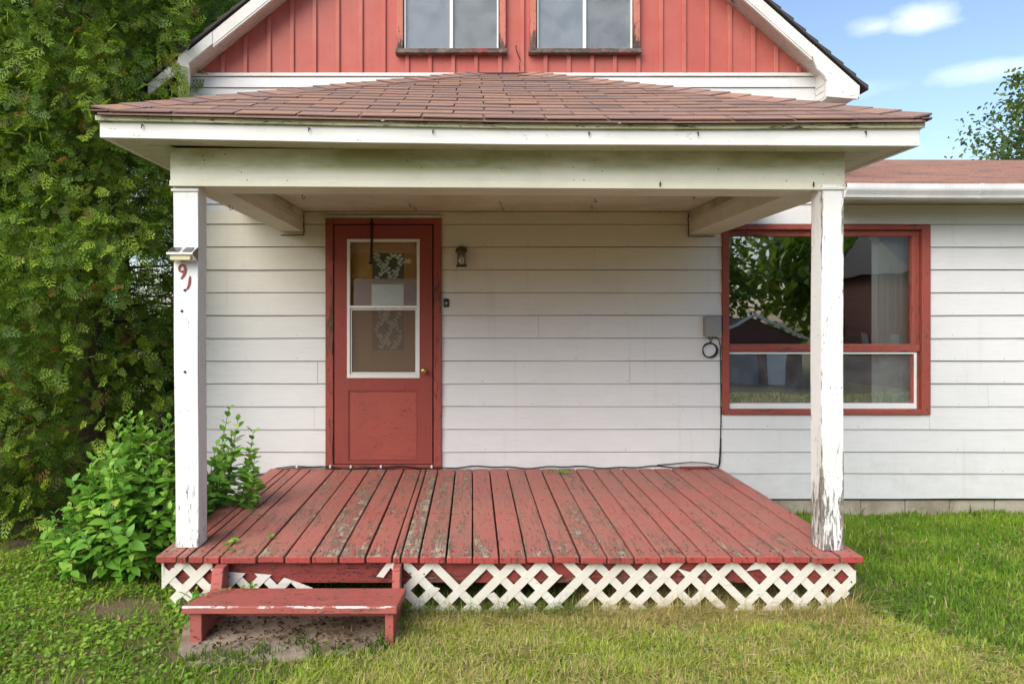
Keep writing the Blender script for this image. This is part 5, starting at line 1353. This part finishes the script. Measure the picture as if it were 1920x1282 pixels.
d = rg.normal(0, 1, (n, 3)); d[:, 2] = rg.uniform(-.1, .6, n); nr = rg.normal(0, .35, (n, 3)); nr[:, 2] += 1
Mx = frames(d, nr) * rg.uniform(.012, .032, n)[:, None, None]; Mx[:, :, 1] *= 1.4
col = lerp(np.array([.09, .24, .03]), np.array([.25, .46, .08]), rg.random((n, 1))); m = rg.random(n) < .05; col[m] = np.array([.5, .36, .2])
scatter('clover', LEAF_V, LEAF_F, Mx, np.stack([X, Y, gz(X, Y) + rg.uniform(.012, .04, n)], 1), col, M['leaf'])['label'] = 'patches of clover and small weeds in the open lawn'
# under-deck litter
rg = np.random.default_rng(72); n = 1500; X = rg.uniform(-1.38, -.42, n); Y = 4.1 - .62 * rg.random(n)**1.9
d = rg.normal(0, 1, (n, 3)); d[:, 2] *= .3; nr = rg.normal(0, .5, (n, 3)); nr[:, 2] += 1
Mx = frames(d, nr) * rg.uniform(.012, .035, n)[:, None, None]
scatter('leaf_litter', LEAF_V, LEAF_F, Mx, np.stack([X, Y, .03 + rg.uniform(0, .03, n)], 1), lerp(np.array([.05, .03, .02]), np.array([.20, .12, .06]), rg.random((n, 1))), M['leaf'])['label'] = 'dark leaf litter under the step'

# --- leaves and sprigs on the deck and step
def sprig(x, y, z, label, seed, n=7, L=.09, size=.035, cols=((.08, .17, .03), (.25, .33, .06)), cat='sprig'):
    rg = np.random.default_rng(seed); a = rg.uniform(0, 6.28); root = empty('leaf_sprig', (x, y, z), label, cat)
    pts = [(x + L*t*math.cos(a) + .01*math.sin(5*t), y + L*t*math.sin(a), z + .006 + .03*t*(1-t)) for t in np.linspace(0, 1, 6)]
    MB().tube(pts, .002, 4, .001).build('stem', M['stem'], root)
    for k in range(n):
        p = pts[k % 6]; b = MB(); aa = rg.uniform(0, 6.28); s_ = rg.uniform(.7, 1.3)*size
        R = Matrix.Rotation(aa, 3, 'Z') @ Matrix.Rotation(rg.uniform(-.5, .3), 3, 'Y') @ Matrix.Rotation(rg.uniform(-.7, .7), 3, 'X')
        vs = [tuple(R @ (Vector(v_)*s_) + Vector(p) + Vector((0, 0, .004))) for v_ in LEAF_V]
        b.add(vs, LEAF_F.tolist()).build('leaf', M['leafobj'], root, smooth=True)
def on_deck(px, py): Y = 1.325*F/(py-592); return PX(px, Y), Y, DT + .002
for (px, py, lab, sd, n, L, s_) in ((1057, 890, 'small wilted green sprig lying near the back of the deck', 81, 9, .11, .045), (420, 1020, 'green leaves fallen on the deck beside the left post', 82, 6, .07, .05), (508, 1012, 'pale yellowish leaf sprig on the front left deck boards', 83, 6, .08, .035),
                                    (432, 1032, 'twisted weed sprig at the front edge of the deck above the step', 84, 8, .10, .03), (492, 970, 'dark green leaf lying on the left part of the deck', 85, 2, .03, .04)):
    x, y, z = on_deck(px, py); sprig(x, y, z, lab, sd, n, L, s_)
def on_step(px, py): Y = (CAMH-SZ)*F/(py-592); return PX(px, Y), Y, SZ + .002
for (px, py, lab, sd, n, L) in ((428, 1108, 'wilted green stem lying across the left end of the step', 86, 5, .13), (478, 1103, 'tuft of green and brown leaves at the back of the step', 87, 12, .06)):
    x, y, z = on_step(px, py); sprig(x, y, z, lab, sd, n, L, .03)
b = MB(); rg = np.random.default_rng(90); 
n = 420; pxs = rg.uniform(300, 1610, n); pys = 880 + 160*rg.random(n)**.8
X, Y = [], []
for q, r_ in zip(pxs, pys):
    a, c, _ = on_deck(q, r_)
    if -1.7 < a < 2.1 and c < 6.1: X.append(a); Y.append(c)
X, Y = np.array(X), np.array(Y); n = len(X)
d = rg.normal(0, 1, (n, 3)); d[:, 2] *= .1; nr = rg.normal(0, .25, (n, 3)); nr[:, 2] += 1
Mx = frames(d, nr) * rg.uniform(.006, .018, n)[:, None, None]
scatter('paint_flakes', LEAF_V, LEAF_F, Mx, np.stack([X, Y, np.full(n, DT + .003)], 1), lerp(np.array([.12, .05, .03]), np.array([.45, .32, .2]), rg.random((n, 1))), M['grass'])['label'] = 'curled paint flakes and bits of dry leaf scattered over the deck'
